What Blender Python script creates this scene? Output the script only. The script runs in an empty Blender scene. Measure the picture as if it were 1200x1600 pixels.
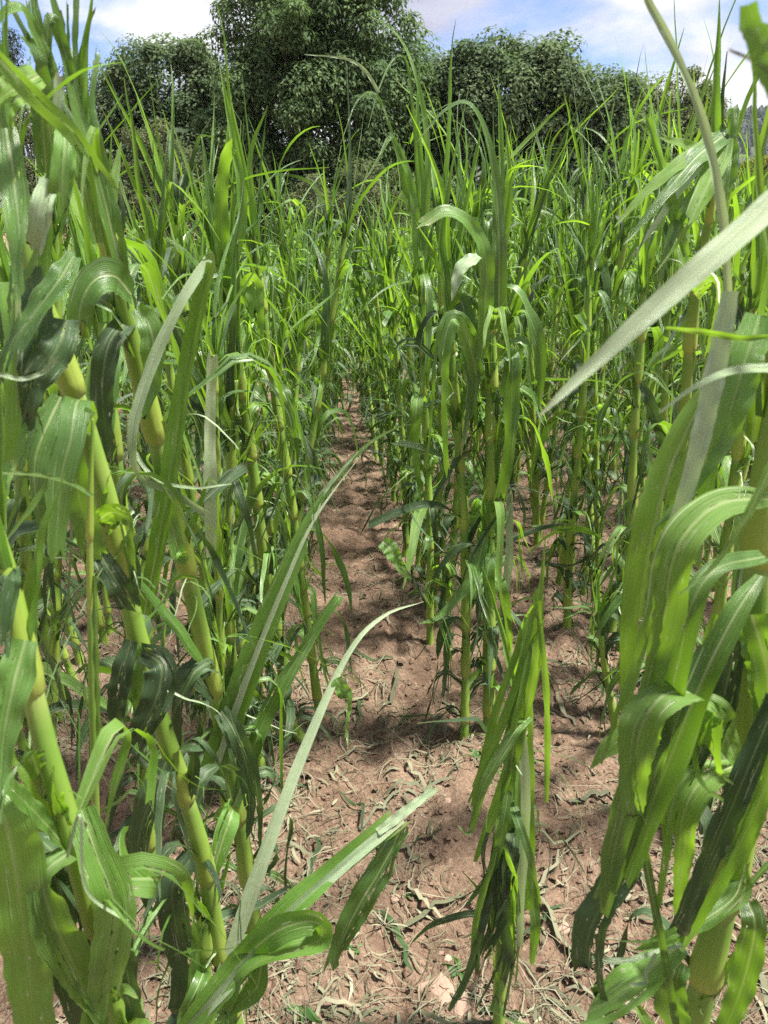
import bpy, math, random
import numpy as np
from mathutils import Vector

# ------------------------------------------------------------------ camera, sky, sun, exposure
scn = bpy.context.scene
COL = scn.collection
R = math.radians
CAM_H, PITCH, YAW, FPX = 1.5, R(21.0), R(2.9), 1186.0     # pixels of the 1200x1600 photograph

cam_d = bpy.data.cameras.new('camera')
cam_d.sensor_fit = 'AUTO'; cam_d.sensor_width = 36.0
cam_d.lens = FPX / 1600 * 36.0
cam_d.clip_start = 0.02; cam_d.clip_end = 3000
cam_d.dof.use_dof = True; cam_d.dof.focus_distance = 2.6; cam_d.dof.aperture_fstop = 11.0
cam = bpy.data.objects.new('camera', cam_d); COL.objects.link(cam)
cam.location = (0, 0, CAM_H)
cam.rotation_euler = (R(90) - PITCH, 0, -YAW)
scn.camera = cam

SUN_AZ, SUN_EL = R(98), R(67)         # azimuth from +Y towards +X: the sun stands high, to the right
world = bpy.data.worlds.new('World'); scn.world = world; world.use_nodes = True
wt = world.node_tree; wt.nodes.clear()
def wn(t, **k):
    n = wt.nodes.new(t)
    for a, b in k.items(): setattr(n, a, b)
    return n
out = wn('ShaderNodeOutputWorld'); bg = wn('ShaderNodeBackground'); bg.inputs[1].default_value = 0.078
sky = wn('ShaderNodeTexSky', sky_type='NISHITA', sun_disc=False, sun_elevation=SUN_EL, sun_rotation=SUN_AZ)
sky.air_density = 1.0; sky.dust_density = 0.6; sky.ozone_density = 1.6
tc = wn('ShaderNodeTexCoord')
mp = wn('ShaderNodeMapping'); mp.inputs['Scale'].default_value = (1.0, 1.0, 2.6); mp.inputs['Location'].default_value = (16.75, 8.92, 0.17)
nz = wn('ShaderNodeTexNoise'); nz.inputs['Scale'].default_value = 3.2; nz.inputs['Detail'].default_value = 7; nz.inputs['Roughness'].default_value = 0.55; nz.inputs['Distortion'].default_value = 0.25
cr = wn('ShaderNodeValToRGB'); cr.color_ramp.elements[0].position = 0.35; cr.color_ramp.elements[1].position = 0.47
nz2 = wn('ShaderNodeTexNoise'); nz2.inputs['Scale'].default_value = 4.5; nz2.inputs['Detail'].default_value = 6; nz2.inputs['Distortion'].default_value = 0.3
cr2 = wn('ShaderNodeValToRGB')
cr2.color_ramp.elements[0].position = 0.36; cr2.color_ramp.elements[0].color = (2.45, 2.5, 3.15, 1)
cr2.color_ramp.elements[1].position = 0.64; cr2.color_ramp.elements[1].color = (4.7, 4.65, 4.85, 1)
mx = wn('ShaderNodeMix', data_type='RGBA')
hs = wn('ShaderNodeMix', data_type='RGBA', blend_type='MULTIPLY'); hs.inputs[0].default_value = 1.0
hs.inputs[7].default_value = (0.60, 0.62, 0.82, 1)
L = wt.links.new
L(tc.outputs['Generated'], mp.inputs[0]); L(mp.outputs[0], nz.inputs[0]); L(mp.outputs[0], nz2.inputs[0])
L(nz.outputs['Fac'], cr.inputs[0]); L(nz2.outputs['Fac'], cr2.inputs[0])
L(sky.outputs[0], hs.inputs[6])
L(cr.outputs[0], mx.inputs[0]); L(hs.outputs[2], mx.inputs[6]); L(cr2.outputs[0], mx.inputs[7])
L(mx.outputs[2], bg.inputs[0]); L(bg.outputs[0], out.inputs[0])

sun_d = bpy.data.lights.new('sun', 'SUN'); sun_d.energy = 5.0; sun_d.angle = R(6.5); sun_d.color = (1.0, 0.95, 0.87)
sun = bpy.data.objects.new('sun', sun_d); COL.objects.link(sun)
sd = Vector((math.sin(SUN_AZ) * math.cos(SUN_EL), math.cos(SUN_AZ) * math.cos(SUN_EL), math.sin(SUN_EL)))
sun.rotation_euler = sd.to_track_quat('Z', 'Y').to_euler()
sun.location = sd * 30

scn.view_settings.view_transform = 'Standard'; scn.view_settings.look = 'None'
scn.view_settings.exposure = 1.68; scn.view_settings.gamma = 1.0
scn.view_settings.use_curve_mapping = False
scn.cycles.use_denoising = False
scn.cycles.max_bounces = 7; scn.cycles.transmission_bounces = 4; scn.cycles.diffuse_bounces = 4; scn.cycles.glossy_bounces = 2
scn.cycles.caustics_reflective = False; scn.cycles.caustics_refractive = False

# ------------------------------------------------------------------ small helpers
rng = np.random.default_rng(11)
cp, sp_ = math.cos(PITCH), math.sin(PITCH); cy, sy = math.cos(YAW), math.sin(YAW)
RIGHT = np.array([cy, -sy, 0.0]); FWD = np.array([sy * cp, cy * cp, -sp_]); UP = np.array([sy * sp_, cy * sp_, cp])
CAMP = np.array([0, 0, CAM_H])
def ray(x, y):
    return FWD + RIGHT * ((x - 600) / FPX) - UP * ((y - 800) / FPX)
def at(x, y, Y):                      # the point at forward distance Y (metres along the rows) seen at photo pixel x, y
    d = ray(x, y); return CAMP + d * (Y / d[1])
def ground_at(x, y):
    d = ray(x, y); return CAMP + d * (-CAM_H / d[2])
def depth(p): return float(np.dot(np.asarray(p) - CAMP, FWD))
def nrm(v): return v / (np.linalg.norm(v, axis=-1, keepdims=True) + 1e-12)

def add(o, parent=None):
    COL.objects.link(o)
    if parent is not None: o.parent = parent
    return o
def tag(o, label=None, cat=None, group=None, kind=None):
    if label: o['label'] = label
    if cat: o['category'] = cat
    if group: o['group'] = group
    if kind: o['kind'] = kind
    return o
def empty(name, loc, label, cat, group=None):
    o = bpy.data.objects.new(name, None); o.empty_display_size = 0.1
    o.location = loc; add(o); return tag(o, label, cat, group)

class MB:                             # gathers vertices, quads / triangles, uvs and one tint per vertex
    def __init__(s): s.v = []; s.f = []; s.uv = []; s.t = []; s.n = 0
    def put(s, v, f, uv, t):
        v = np.asarray(v, float); s.v.append(v); s.f.append(np.asarray(f, int) + s.n); s.uv.append(np.asarray(uv, float))
        s.t.append(np.full(len(v), t, float) if np.isscalar(t) else np.asarray(t, float)); s.n += len(v)
    def mesh(s, name, mat, smooth=True):
        V = np.concatenate(s.v); UV = np.concatenate(s.uv); T = np.concatenate(s.t)
        me = bpy.data.meshes.new(name)
        counts = np.concatenate([np.full(len(f), f.shape[1]) for f in s.f]); loops = np.concatenate([f.ravel() for f in s.f])
        me.vertices.add(len(V)); me.vertices.foreach_set('co', V.astype(np.float32).ravel())
        me.loops.add(len(loops)); me.loops.foreach_set('vertex_index', loops.astype(np.int32))
        me.polygons.add(len(counts)); st = np.concatenate([[0], np.cumsum(counts)[:-1]])
        me.polygons.foreach_set('loop_start', st.astype(np.int32)); me.polygons.foreach_set('loop_total', counts.astype(np.int32))
        me.polygons.foreach_set('use_smooth', np.full(len(counts), smooth))
        u = me.uv_layers.new(name='UVMap'); u.data.foreach_set('uv', UV[loops].astype(np.float32).ravel())
        a = me.attributes.new('tint', 'FLOAT', 'POINT'); a.data.foreach_set('value', T.astype(np.float32))
        me.materials.append(mat); me.update(calc_edges=True)
        return me
    def obj(s, name, mat, parent=None, smooth=True):
        return add(bpy.data.objects.new(name, s.mesh(name, mat, smooth)), parent)

def gridfaces(n, m):                  # n rows of m vertices
    i = np.arange(n - 1)[:, None] * m + np.arange(m - 1)[None, :]
    return np.stack([i, i + 1, i + m + 1, i + m], -1).reshape(-1, 4)
def tubefaces(n, m):
    i = np.arange(n - 1)[:, None] * m; j = np.arange(m)[None, :]; k = (j + 1) % m
    return np.stack([i + j, i + k, i + m + k, i + m + j], -1).reshape(-1, 4)

def tube(mb, P, rad, sides=8, v=None, tint=0.5, caps=True):
    P = np.asarray(P, float); n = len(P); rad = np.broadcast_to(np.asarray(rad, float), (n,))
    T = nrm(np.gradient(P, axis=0)); ref = np.array([0.31, 0.95, 0.05]) if abs(T[0][2]) > 0.6 else np.array([0.05, 0.1, 1.0])
    A = nrm(np.cross(T, ref)); B = np.cross(T, A)
    th = np.linspace(0, 2 * math.pi, sides, endpoint=False)
    V = P[:, None] + rad[:, None, None] * (np.cos(th)[None, :, None] * A[:, None] + np.sin(th)[None, :, None] * B[:, None])
    v = np.linspace(0, 1, n) if v is None else np.asarray(v, float)
    uv = np.stack(np.broadcast_arrays((th / (2 * math.pi))[None, :], v[:, None]), -1).reshape(-1, 2)
    mb.put(V.reshape(-1, 3), tubefaces(n, sides), uv, tint)
    if caps:
        c = [P[-1] + T[-1] * rad[-1] * 0.4]; ring = V[-1]
        f = [[k, (k + 1) % sides, sides] for k in range(sides)]
        mb.put(np.concatenate([ring, c]), f, np.concatenate([uv[-sides:], [[0.5, v[-1]]]]), tint)

NOISE = {}
def vnoise(x, y, seed=0):             # value noise, vectorised
    r = NOISE.get(seed)
    if r is None: r = NOISE[seed] = np.random.default_rng(seed).random((256, 256))
    xi = np.floor(x).astype(int); yi = np.floor(y).astype(int); fx = x - xi; fy = y - yi
    fx = fx * fx * (3 - 2 * fx); fy = fy * fy * (3 - 2 * fy)
    g = lambda a, b: r[a % 256, b % 256]
    return (g(xi, yi) * (1 - fx) + g(xi + 1, yi) * fx) * (1 - fy) + (g(xi, yi + 1) * (1 - fx) + g(xi + 1, yi + 1) * fx) * fy

def catmull(pts, n):
    P = np.asarray(pts, float); P = np.vstack([2 * P[0] - P[1], P, 2 * P[-1] - P[-2]])
    m = len(P) - 3; out_ = []
    seg = np.linalg.norm(np.diff(P[1:-1, :3], axis=0), axis=1); cs = np.concatenate([[0], np.cumsum(seg)]); cs /= cs[-1]
    for t in np.linspace(0, 1, n):
        k = min(max(int(np.searchsorted(cs, t, 'right')) - 1, 0), m - 1)
        s = (t - cs[k]) / max(cs[k + 1] - cs[k], 1e-9); p0, p1, p2, p3 = P[k:k + 4]
        out_.append(0.5 * (2 * p1 + (p2 - p0) * s + (2 * p0 - 5 * p1 + 4 * p2 - p3) * s * s + (3 * p1 - p0 - 3 * p2 + p3) * s ** 3))
    return np.array(out_)

# ------------------------------------------------------------------ materials
def material(name):
    m = bpy.data.materials.new(name); m.use_nodes = True; nt = m.node_tree; nt.nodes.clear()
    return m, nt
class NT:
    def __init__(s, nt): s.nt = nt
    def n(s, t, **k):
        x = s.nt.nodes.new(t)
        for a, b in k.items(): setattr(x, a, b)
        return x
    def l(s, a, b): s.nt.links.new(a, b)
    def math(s, op, a, b=None, c=None, clamp=False):
        x = s.n('ShaderNodeMath', operation=op, use_clamp=clamp)
        for i, q in enumerate((a, b, c)):
            if q is None: continue
            if isinstance(q, (int, float)): x.inputs[i].default_value = q
            else: s.l(q, x.inputs[i])
        return x.outputs[0]
    def mix(s, f, a, b, blend='MIX'):
        x = s.n('ShaderNodeMix', data_type='RGBA', blend_type=blend)
        for i, q in ((0, f), (6, a), (7, b)):
            if isinstance(q, (int, float)): x.inputs[i].default_value = q
            elif isinstance(q, tuple): x.inputs[i].default_value = (*q, 1)
            else: s.l(q, x.inputs[i])
        return x.outputs[2]
    def ramp(s, f, *stops):
        x = s.n('ShaderNodeValToRGB'); e = x.color_ramp.elements
        while len(e) < len(stops): e.new(0.5)
        for k, (p, c) in enumerate(stops):
            e[k].position = p; e[k].color = (*[q * 0.84 for q in c], 1) if isinstance(c, tuple) else (c, c, c, 1)
        s.l(f, x.inputs[0]); return x.outputs[0]
    def noise(s, vec, scale, detail=4, rough=0.55, dim='3D'):
        x = s.n('ShaderNodeTexNoise'); x.inputs['Scale'].default_value = scale; x.inputs['Detail'].default_value = detail; x.inputs['Roughness'].default_value = rough
        if vec is not None: s.l(vec, x.inputs['Vector'])
        return x.outputs['Fac']

def leaf_material(name, dark, light, under, trans, trans_f=0.42, rough=0.42, spec=0.4, ribk=1.0):
    m, nt = material(name); g = NT(nt); dark, light, under, trans = [tuple(c * k_ for c in q) for q, k_ in ((dark, 0.72), (light, 0.86), (under, 0.80), (trans, 0.92))]
    uvn = g.n('ShaderNodeUVMap', uv_map='UVMap'); sep = g.n('ShaderNodeSeparateXYZ'); g.l(uvn.outputs[0], sep.inputs[0])
    u, v = sep.outputs[0], sep.outputs[1]
    att = g.n('ShaderNodeAttribute', attribute_name='tint'); oi = g.n('ShaderNodeObjectInfo'); geo = g.n('ShaderNodeNewGeometry'); tcn = g.n('ShaderNodeTexCoord')
    rnd = g.math('FRACT', g.math('ADD', att.outputs['Fac'], oi.outputs['Random']))
    # long thin streaks along the blade
    mpn = g.n('ShaderNodeMapping'); mpn.inputs['Scale'].default_value = (38, 1.4, 1); g.l(uvn.outputs[0], mpn.inputs[0])
    off = g.n('ShaderNodeCombineXYZ'); g.l(g.math('MULTIPLY', rnd, 37.0), off.inputs[2]); g.l(off.outputs[0], mpn.inputs['Location'])
    veins = g.noise(mpn.outputs[0], 1.0, 3, 0.6)
    cloud = g.noise(tcn.outputs['Object'], 9.0, 3)
    fine = g.math('SINE', g.math('ADD', g.math('MULTIPLY', u, 120.0), g.math('MULTIPLY', veins, 9.0)))
    f = g.math('ADD', g.math('MULTIPLY', g.math('POWER', rnd, 1.3), 1.0), g.math('MULTIPLY', g.math('SUBTRACT', cloud, 0.5), 0.9))
    f = g.math('ADD', f, g.math('MULTIPLY', fine, 0.16), clamp=True)
    col = g.mix(f, dark, light)
    col = g.mix(g.math('MULTIPLY', g.math('SUBTRACT', veins, 0.44), 1.5, clamp=True), col, tuple(min(1, c * 1.7) for c in light))
    # pale midrib, broad at the collar and thin at the tip
    du = g.math('ABSOLUTE', g.math('SUBTRACT', u, 0.5))
    wid = g.math('SUBTRACT', 0.075, g.math('MULTIPLY', v, 0.06))
    rib = g.math('SUBTRACT', 1.0, g.math('DIVIDE', du, wid), clamp=True)
    rib = g.math('MULTIPLY', g.math('MULTIPLY', rib, g.math('SUBTRACT', 1.15, v)), g.math('ADD', 0.35, g.math('MULTIPLY', g.math('FRACT', g.math('MULTIPLY', rnd, 7.3)), 0.6)), clamp=True)
    rib = g.math('MULTIPLY', rib, ribk)
    # hail scars: small pale flecks and long scratches
    mp2 = g.n('ShaderNodeMapping'); mp2.inputs['Scale'].default_value = (7, 10, 1); g.l(uvn.outputs[0], mp2.inputs[0]); g.l(off.outputs[0], mp2.inputs['Location'])
    sc = g.math('MULTIPLY', g.math('SUBTRACT', g.noise(mp2.outputs[0], 1.0, 5, 0.7), 0.625), 16.0, clamp=True)
    mp3 = g.n('ShaderNodeMapping'); mp3.inputs['Scale'].default_value = (30, 2.5, 1); g.l(uvn.outputs[0], mp3.inputs[0]); g.l(off.outputs[0], mp3.inputs['Location'])
    sc2 = g.math('MULTIPLY', g.math('SUBTRACT', g.noise(mp3.outputs[0], 1.0, 3, 0.5), 0.650), 18.0, clamp=True)
    scar = g.math('MULTIPLY', g.math('MAXIMUM', sc, sc2), 0.75)
    # torn margin a little bleached
    edge = g.math('MULTIPLY', g.math('SUBTRACT', du, 0.475), 30.0, clamp=True)
    col = g.mix(g.math('MULTIPLY', edge, 0.35), col, (0.30, 0.34, 0.16))
    col = g.mix(g.math('MULTIPLY', rib, 0.75), col, (0.27, 0.36, 0.13))
    brown = g.math('MULTIPLY', g.math('MAXIMUM', g.math('MULTIPLY', g.math('SUBTRACT', v, 0.86), 7.0, clamp=True), g.math('MULTIPLY', edge, 0.8)), g.math('MULTIPLY', g.math('SUBTRACT', g.noise(tcn.outputs['Object'], 23.0, 4, 0.7), 0.44), 6.0, clamp=True), clamp=True)
    col = g.mix(g.math('MULTIPLY', brown, 0.8), col, (0.26, 0.20, 0.085))
    upper = g.mix(scar, col, (0.50, 0.52, 0.38))
    low = g.mix(g.math('MULTIPLY', rib, 0.8), g.mix(0.35, col, under), (0.40, 0.46, 0.24))
    low = g.mix(scar, low, (0.50, 0.52, 0.40))
    base = g.mix(geo.outputs['Backfacing'], upper, low)
    pr = g.n('ShaderNodeBsdfPrincipled'); g.l(base, pr.inputs['Base Color'])
    pr.inputs['Specular IOR Level'].default_value = spec
    g.l(g.math('ADD', rough, g.math('MULTIPLY', g.math('SUBTRACT', cloud, 0.3), 0.5)), pr.inputs['Roughness'])
    bmp = g.n('ShaderNodeBump'); bmp.inputs['Strength'].default_value = 0.5; bmp.inputs['Distance'].default_value = 0.003
    g.l(g.math('ADD', g.math('ADD', veins, g.math('MULTIPLY', fine, 0.16)), g.math('ADD', g.math('MULTIPLY', rib, 1.2), g.math('MULTIPLY', g.noise(tcn.outputs['Object'], 34.0, 2), 1.0))), bmp.inputs['Height']); g.l(bmp.outputs[0], pr.inputs['Normal'])
    tr = g.n('ShaderNodeBsdfTranslucent'); g.l(g.mix(scar, g.mix(rib, g.mix(f, tuple(c * 0.6 for c in trans), trans), (0.42, 0.5, 0.12)), (0.5, 0.5, 0.3)), tr.inputs[0])
    ms = g.n('ShaderNodeMixShader'); ms.inputs[0].default_value = trans_f
    g.l(pr.outputs[0], ms.inputs[1]); g.l(tr.outputs[0], ms.inputs[2])
    # the hail went right through here and there
    tp = g.n('ShaderNodeBsdfTransparent'); mh = g.n('ShaderNodeMixShader')
    g.l(g.math('GREATER_THAN', sc, 0.80), mh.inputs[0]); g.l(ms.outputs[0], mh.inputs[1]); g.l(tp.outputs[0], mh.inputs[2])
    o = g.n('ShaderNodeOutputMaterial'); g.l(mh.outputs[0], o.inputs[0])
    return m

M_LEAF = leaf_material('maize_leaf', (0.017, 0.066, 0.013), (0.135, 0.295, 0.034), (0.13, 0.245, 0.065), (0.27, 0.54, 0.020), 0.36, 0.27, 0.75)
M_WILT_SHADE = leaf_material('maize_leaf_wilted_shaded', (0.014, 0.038, 0.014), (0.050, 0.110, 0.032), (0.08, 0.13, 0.06), (0.10, 0.20, 0.02), 0.30, 0.42, 0.45, 0.35)  # wilted leaves; the shade of the lower skirts is put into the dark colour
M_BRIGHT = leaf_material('maize_leaf_bright', (0.075, 0.19, 0.025), (0.17, 0.34, 0.045), (0.22, 0.34, 0.11), (0.34, 0.62, 0.025), 0.46)  # whorl and backlit blades; the glow of the sun is put into the colour
M_PALE = leaf_material('maize_leaf_pale', (0.24, 0.40, 0.18), (0.56, 0.68, 0.44), (0.50, 0.63, 0.40), (0.40, 0.54, 0.18), 0.32, 0.28, 0.6)  # pale ribs and torn strips; sunlit sheen of blades is put into the colour

def stalk_material():
    m, nt = material('maize_stalk'); g = NT(nt)
    uvn = g.n('ShaderNodeUVMap', uv_map='UVMap'); sep = g.n('ShaderNodeSeparateXYZ'); g.l(uvn.outputs[0], sep.inputs[0])
    tcn = g.n('ShaderNodeTexCoord'); oi = g.n('ShaderNodeObjectInfo')
    v = g.math('FRACT', sep.outputs[1])
    mpn = g.n('ShaderNodeMapping'); mpn.inputs['Scale'].default_value = (26, 0.8, 1); g.l(uvn.outputs[0], mpn.inputs[0])
    st = g.noise(mpn.outputs[0], 1.0, 3)
    cl = g.noise(tcn.outputs['Object'], 14, 4)
    col = g.ramp(v, (0.0, (0.50, 0.54, 0.15)), (0.07, (0.40, 0.50, 0.085)), (0.40, (0.29, 0.44, 0.065)), (0.86, (0.18, 0.34, 0.050)), (0.97, (0.33, 0.44, 0.12)))
    col = g.mix(g.math('MULTIPLY', g.math('SUBTRACT', st, 0.4), 1.2, clamp=True), col, (0.14, 0.28, 0.045))
    col = g.mix(g.math('MULTIPLY', g.math('SUBTRACT', cl, 0.5), 1.5, clamp=True), col, (0.36, 0.44, 0.12))
    spk = g.math('MULTIPLY', g.math('SUBTRACT', g.noise(tcn.outputs['Object'], 60, 3, 0.6), 0.69), 12, clamp=True)
    col = g.mix(g.math('MULTIPLY', spk, 0.35), col, (0.16, 0.14, 0.05))
    pr = g.n('ShaderNodeBsdfPrincipled'); g.l(col, pr.inputs['Base Color']); pr.inputs['Roughness'].default_value = 0.42; pr.inputs['Specular IOR Level'].default_value = 0.5
    pr.inputs['Subsurface Weight'].default_value = 0.0
    bmp = g.n('ShaderNodeBump'); bmp.inputs['Strength'].default_value = 0.3; bmp.inputs['Distance'].default_value = 0.0012; g.l(st, bmp.inputs['Height']); g.l(bmp.outputs[0], pr.inputs['Normal'])
    tr = g.n('ShaderNodeBsdfTranslucent'); g.l(g.mix(0.5, col, (0.4, 0.5, 0.05)), tr.inputs[0])
    ms = g.n('ShaderNodeMixShader'); ms.inputs[0].default_value = 0.22; g.l(pr.outputs[0], ms.inputs[1]); g.l(tr.outputs[0], ms.inputs[2])
    o = g.n('ShaderNodeOutputMaterial'); g.l(ms.outputs[0], o.inputs[0]); return m
M_STALK = stalk_material()

def soil_material():
    m, nt = material('soil'); g = NT(nt); tcn = g.n('ShaderNodeTexCoord'); P = tcn.outputs['Object']
    a = g.noise(P, 1.6, 5); b = g.noise(P, 14, 6, 0.65); c = g.noise(P, 90, 5, 0.7); d = g.noise(P, 420, 3, 0.6)
    col = g.ramp(g.math('ADD', g.math('MULTIPLY', a, 0.5), g.math('MULTIPLY', b, 0.5)), (0.34, (0.162, 0.106, 0.070)), (0.50, (0.312, 0.218, 0.148)), (0.66, (0.43, 0.318, 0.226)))
    col = g.mix(g.math('MULTIPLY', g.math('SUBTRACT', c, 0.38), 3.2, clamp=True), g.mix(0.62, col, (0.085, 0.046, 0.030)), col)
    col = g.mix(g.math('MULTIPLY', g.math('SUBTRACT', g.noise(P, 38, 5, 0.7), 0.56), 4.5, clamp=True), col, (0.46, 0.33, 0.235))
    col = g.mix(g.math('MULTIPLY', g.math('SUBTRACT', d, 0.62), 5, clamp=True), col, (0.40, 0.29, 0.22))
    pr = g.n('ShaderNodeBsdfPrincipled'); g.l(col, pr.inputs['Base Color']); pr.inputs['Roughness'].default_value = 0.95; pr.inputs['Specular IOR Level'].default_value = 0.2
    h = g.math('ADD', g.math('MULTIPLY', b, 1.2), g.math('ADD', g.math('MULTIPLY', c, 0.5), g.math('MULTIPLY', d, 0.14)))
    bmp = g.n('ShaderNodeBump'); bmp.inputs['Strength'].default_value = 0.9; bmp.inputs['Distance'].default_value = 0.035; g.l(h, bmp.inputs['Height']); g.l(bmp.outputs[0], pr.inputs['Normal'])
    o = g.n('ShaderNodeOutputMaterial'); g.l(pr.outputs[0], o.inputs[0]); return m
M_SOIL = soil_material()

def simple(name, stops, scale=6, rough=0.9, bump=0.3, bscale=None, trans=None, tf=0.3, tintw=0.6, spec=0.3):
    m, nt = material(name); g = NT(nt); tcn = g.n('ShaderNodeTexCoord'); att = g.n('ShaderNodeAttribute', attribute_name='tint'); oi = g.n('ShaderNodeObjectInfo')
    n = g.noise(tcn.outputs['Object'], scale, 5, 0.6)
    rnd = g.math('FRACT', g.math('ADD', att.outputs['Fac'], g.math('MULTIPLY', oi.outputs['Random'], 0.0 if tintw > 0.95 else 1.0)))
    f = g.math('ADD', g.math('MULTIPLY', n, 1 - tintw), g.math('MULTIPLY', rnd, tintw))
    col = g.ramp(f, *stops)
    pr = g.n('ShaderNodeBsdfPrincipled'); g.l(col, pr.inputs['Base Color']); pr.inputs['Roughness'].default_value = rough; pr.inputs['Specular IOR Level'].default_value = spec
    if bump:
        bmp = g.n('ShaderNodeBump'); bmp.inputs['Strength'].default_value = bump; bmp.inputs['Distance'].default_value = 0.01
        g.l(g.noise(tcn.outputs['Object'], bscale or scale * 4, 5, 0.65), bmp.inputs['Height']); g.l(bmp.outputs[0], pr.inputs['Normal'])
    o = g.n('ShaderNodeOutputMaterial'); sh = pr.outputs[0]
    if trans:
        tr = g.n('ShaderNodeBsdfTranslucent'); tr.inputs[0].default_value = (*trans, 1)
        ms = g.n('ShaderNodeMixShader'); ms.inputs[0].default_value = tf; g.l(sh, ms.inputs[1]); g.l(tr.outputs[0], ms.inputs[2]); sh = ms.outputs[0]
    g.l(sh, o.inputs[0]); return m
M_LITTER = simple('leaf_litter', [(0.05, (0.040, 0.045, 0.022)), (0.30, (0.095, 0.102, 0.055)), (0.62, (0.180, 0.180, 0.112)), (0.88, (0.235, 0.220, 0.145)), (0.98, (0.31, 0.29, 0.205))], 30, 0.75, 0.2, tintw=0.8)
M_STONE = simple('field_stone', [(0.2, (0.24, 0.15, 0.11)), (0.8, (0.40, 0.29, 0.22))], 18, 0.85, 0.5, tintw=0.4)
M_PALESTONE = simple('pale_stone', [(0.2, (0.42, 0.38, 0.33)), (0.8, (0.58, 0.53, 0.46))], 12, 0.9, 0.5, tintw=0.4)
M_BARK = simple('bark', [(0.2, (0.035, 0.033, 0.024)), (0.8, (0.085, 0.080, 0.058))], 9, 0.95, 0.8, tintw=0.2)
def crown_mat(name, d, m_, l, trans, tf=0.3): return simple(name, [(0.08, d), (0.5, m_), (0.95, l)], 0.55, 0.85, 0, trans=trans, tf=tf, tintw=0.6, spec=0.08)
M_CR_TALL = crown_mat('foliage_tall', (0.050, 0.085, 0.043), (0.090, 0.142, 0.066), (0.165, 0.235, 0.092), (0.14, 0.25, 0.06))
M_CR_OAK = crown_mat('foliage_oak', (0.056, 0.086, 0.050), (0.098, 0.142, 0.074), (0.165, 0.215, 0.105), (0.15, 0.24, 0.08))
M_CR_OLIVE = crown_mat('foliage_olive', (0.070, 0.088, 0.046), (0.118, 0.142, 0.072), (0.180, 0.205, 0.100), (0.16, 0.21, 0.07))
M_CR_FIR = crown_mat('foliage_fir', (0.024, 0.036, 0.028), (0.042, 0.060, 0.042), (0.065, 0.085, 0.055), (0.03, 0.05, 0.02), 0.15)
M_CR_YELLOW = crown_mat('foliage_yellow', (0.11, 0.12, 0.02), (0.20, 0.21, 0.03), (0.30, 0.29, 0.05), (0.28, 0.30, 0.03))
M_FAR = simple('far_forest', [(0.1, (0.020, 0.032, 0.028)), (0.9, (0.05, 0.068, 0.055))], 0.4, 0.9, 0.6, 2.0, tintw=0.5)
M_HILL = simple('hill_ground', [(0.1, (0.03, 0.045, 0.03)), (0.9, (0.06, 0.075, 0.04))], 0.05, 0.95, 0.2, tintw=0.1)
M_WEED = simple('weed', [(0.1, (0.04, 0.10, 0.03)), (0.9, (0.10, 0.20, 0.05))], 20, 0.55, 0, trans=(0.15, 0.3, 0.03), tf=0.35)

# ------------------------------------------------------------------ ground
def gz(x, y):
    near = np.exp(-((y - 2.5) / 7.0) ** 2)
    h = 0.036 * (vnoise(x * 2.2 + 40, y * 2.2 + 40, 1) - 0.5) + 0.036 * (np.abs(vnoise(x * 7 + 11, y * 7 + 90, 2) - 0.5) * 2 - 0.5)
    h = h + near * (0.034 * (np.abs(vnoise(x * 17 + 5, y * 17 + 7, 3) - 0.5) * 2 - 0.5) + 0.032 * (np.maximum(vnoise(x * 48 + 5, y * 48 + 7, 4), 0.45) - 0.6))
    return h - 0.015
def ground():
    gx = np.concatenate([[-1000, -400, -120, -40, -16, -8, -5, -3.4], np.linspace(-2.4, 2.6, 230), [3.4, 4.2, 5.5, 8, 16, 40, 120, 400, 1000]])
    gy = np.concatenate([[-600, -100, -20, -4, -1, 0.2], np.linspace(0.6, 5.2, 240), np.linspace(5.35, 14, 60), np.linspace(15, 34, 14), [60, 120, 300, 800, 1400]])
    X, Y = np.meshgrid(gx, gy); Z = gz(X, Y) * ((np.abs(X) < 40) & (Y < 60))
    mb = MB(); mb.put(np.stack([X, Y, Z], -1).reshape(-1, 3), gridfaces(len(gy), len(gx)), np.stack([X, Y], -1).reshape(-1, 2), 0.5)
    tag(mb.obj('ground', M_SOIL), kind='structure')
ground()

# ------------------------------------------------------------------ maize leaves
def width_profile(t, base=0.55):
    r = np.clip(t / 0.22, 0, 1); r = r * r * (3 - 2 * r)
    return (base + (1 - base) * r) * np.clip(1 - t ** 2.4, 0, 1) ** 0.85

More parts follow.
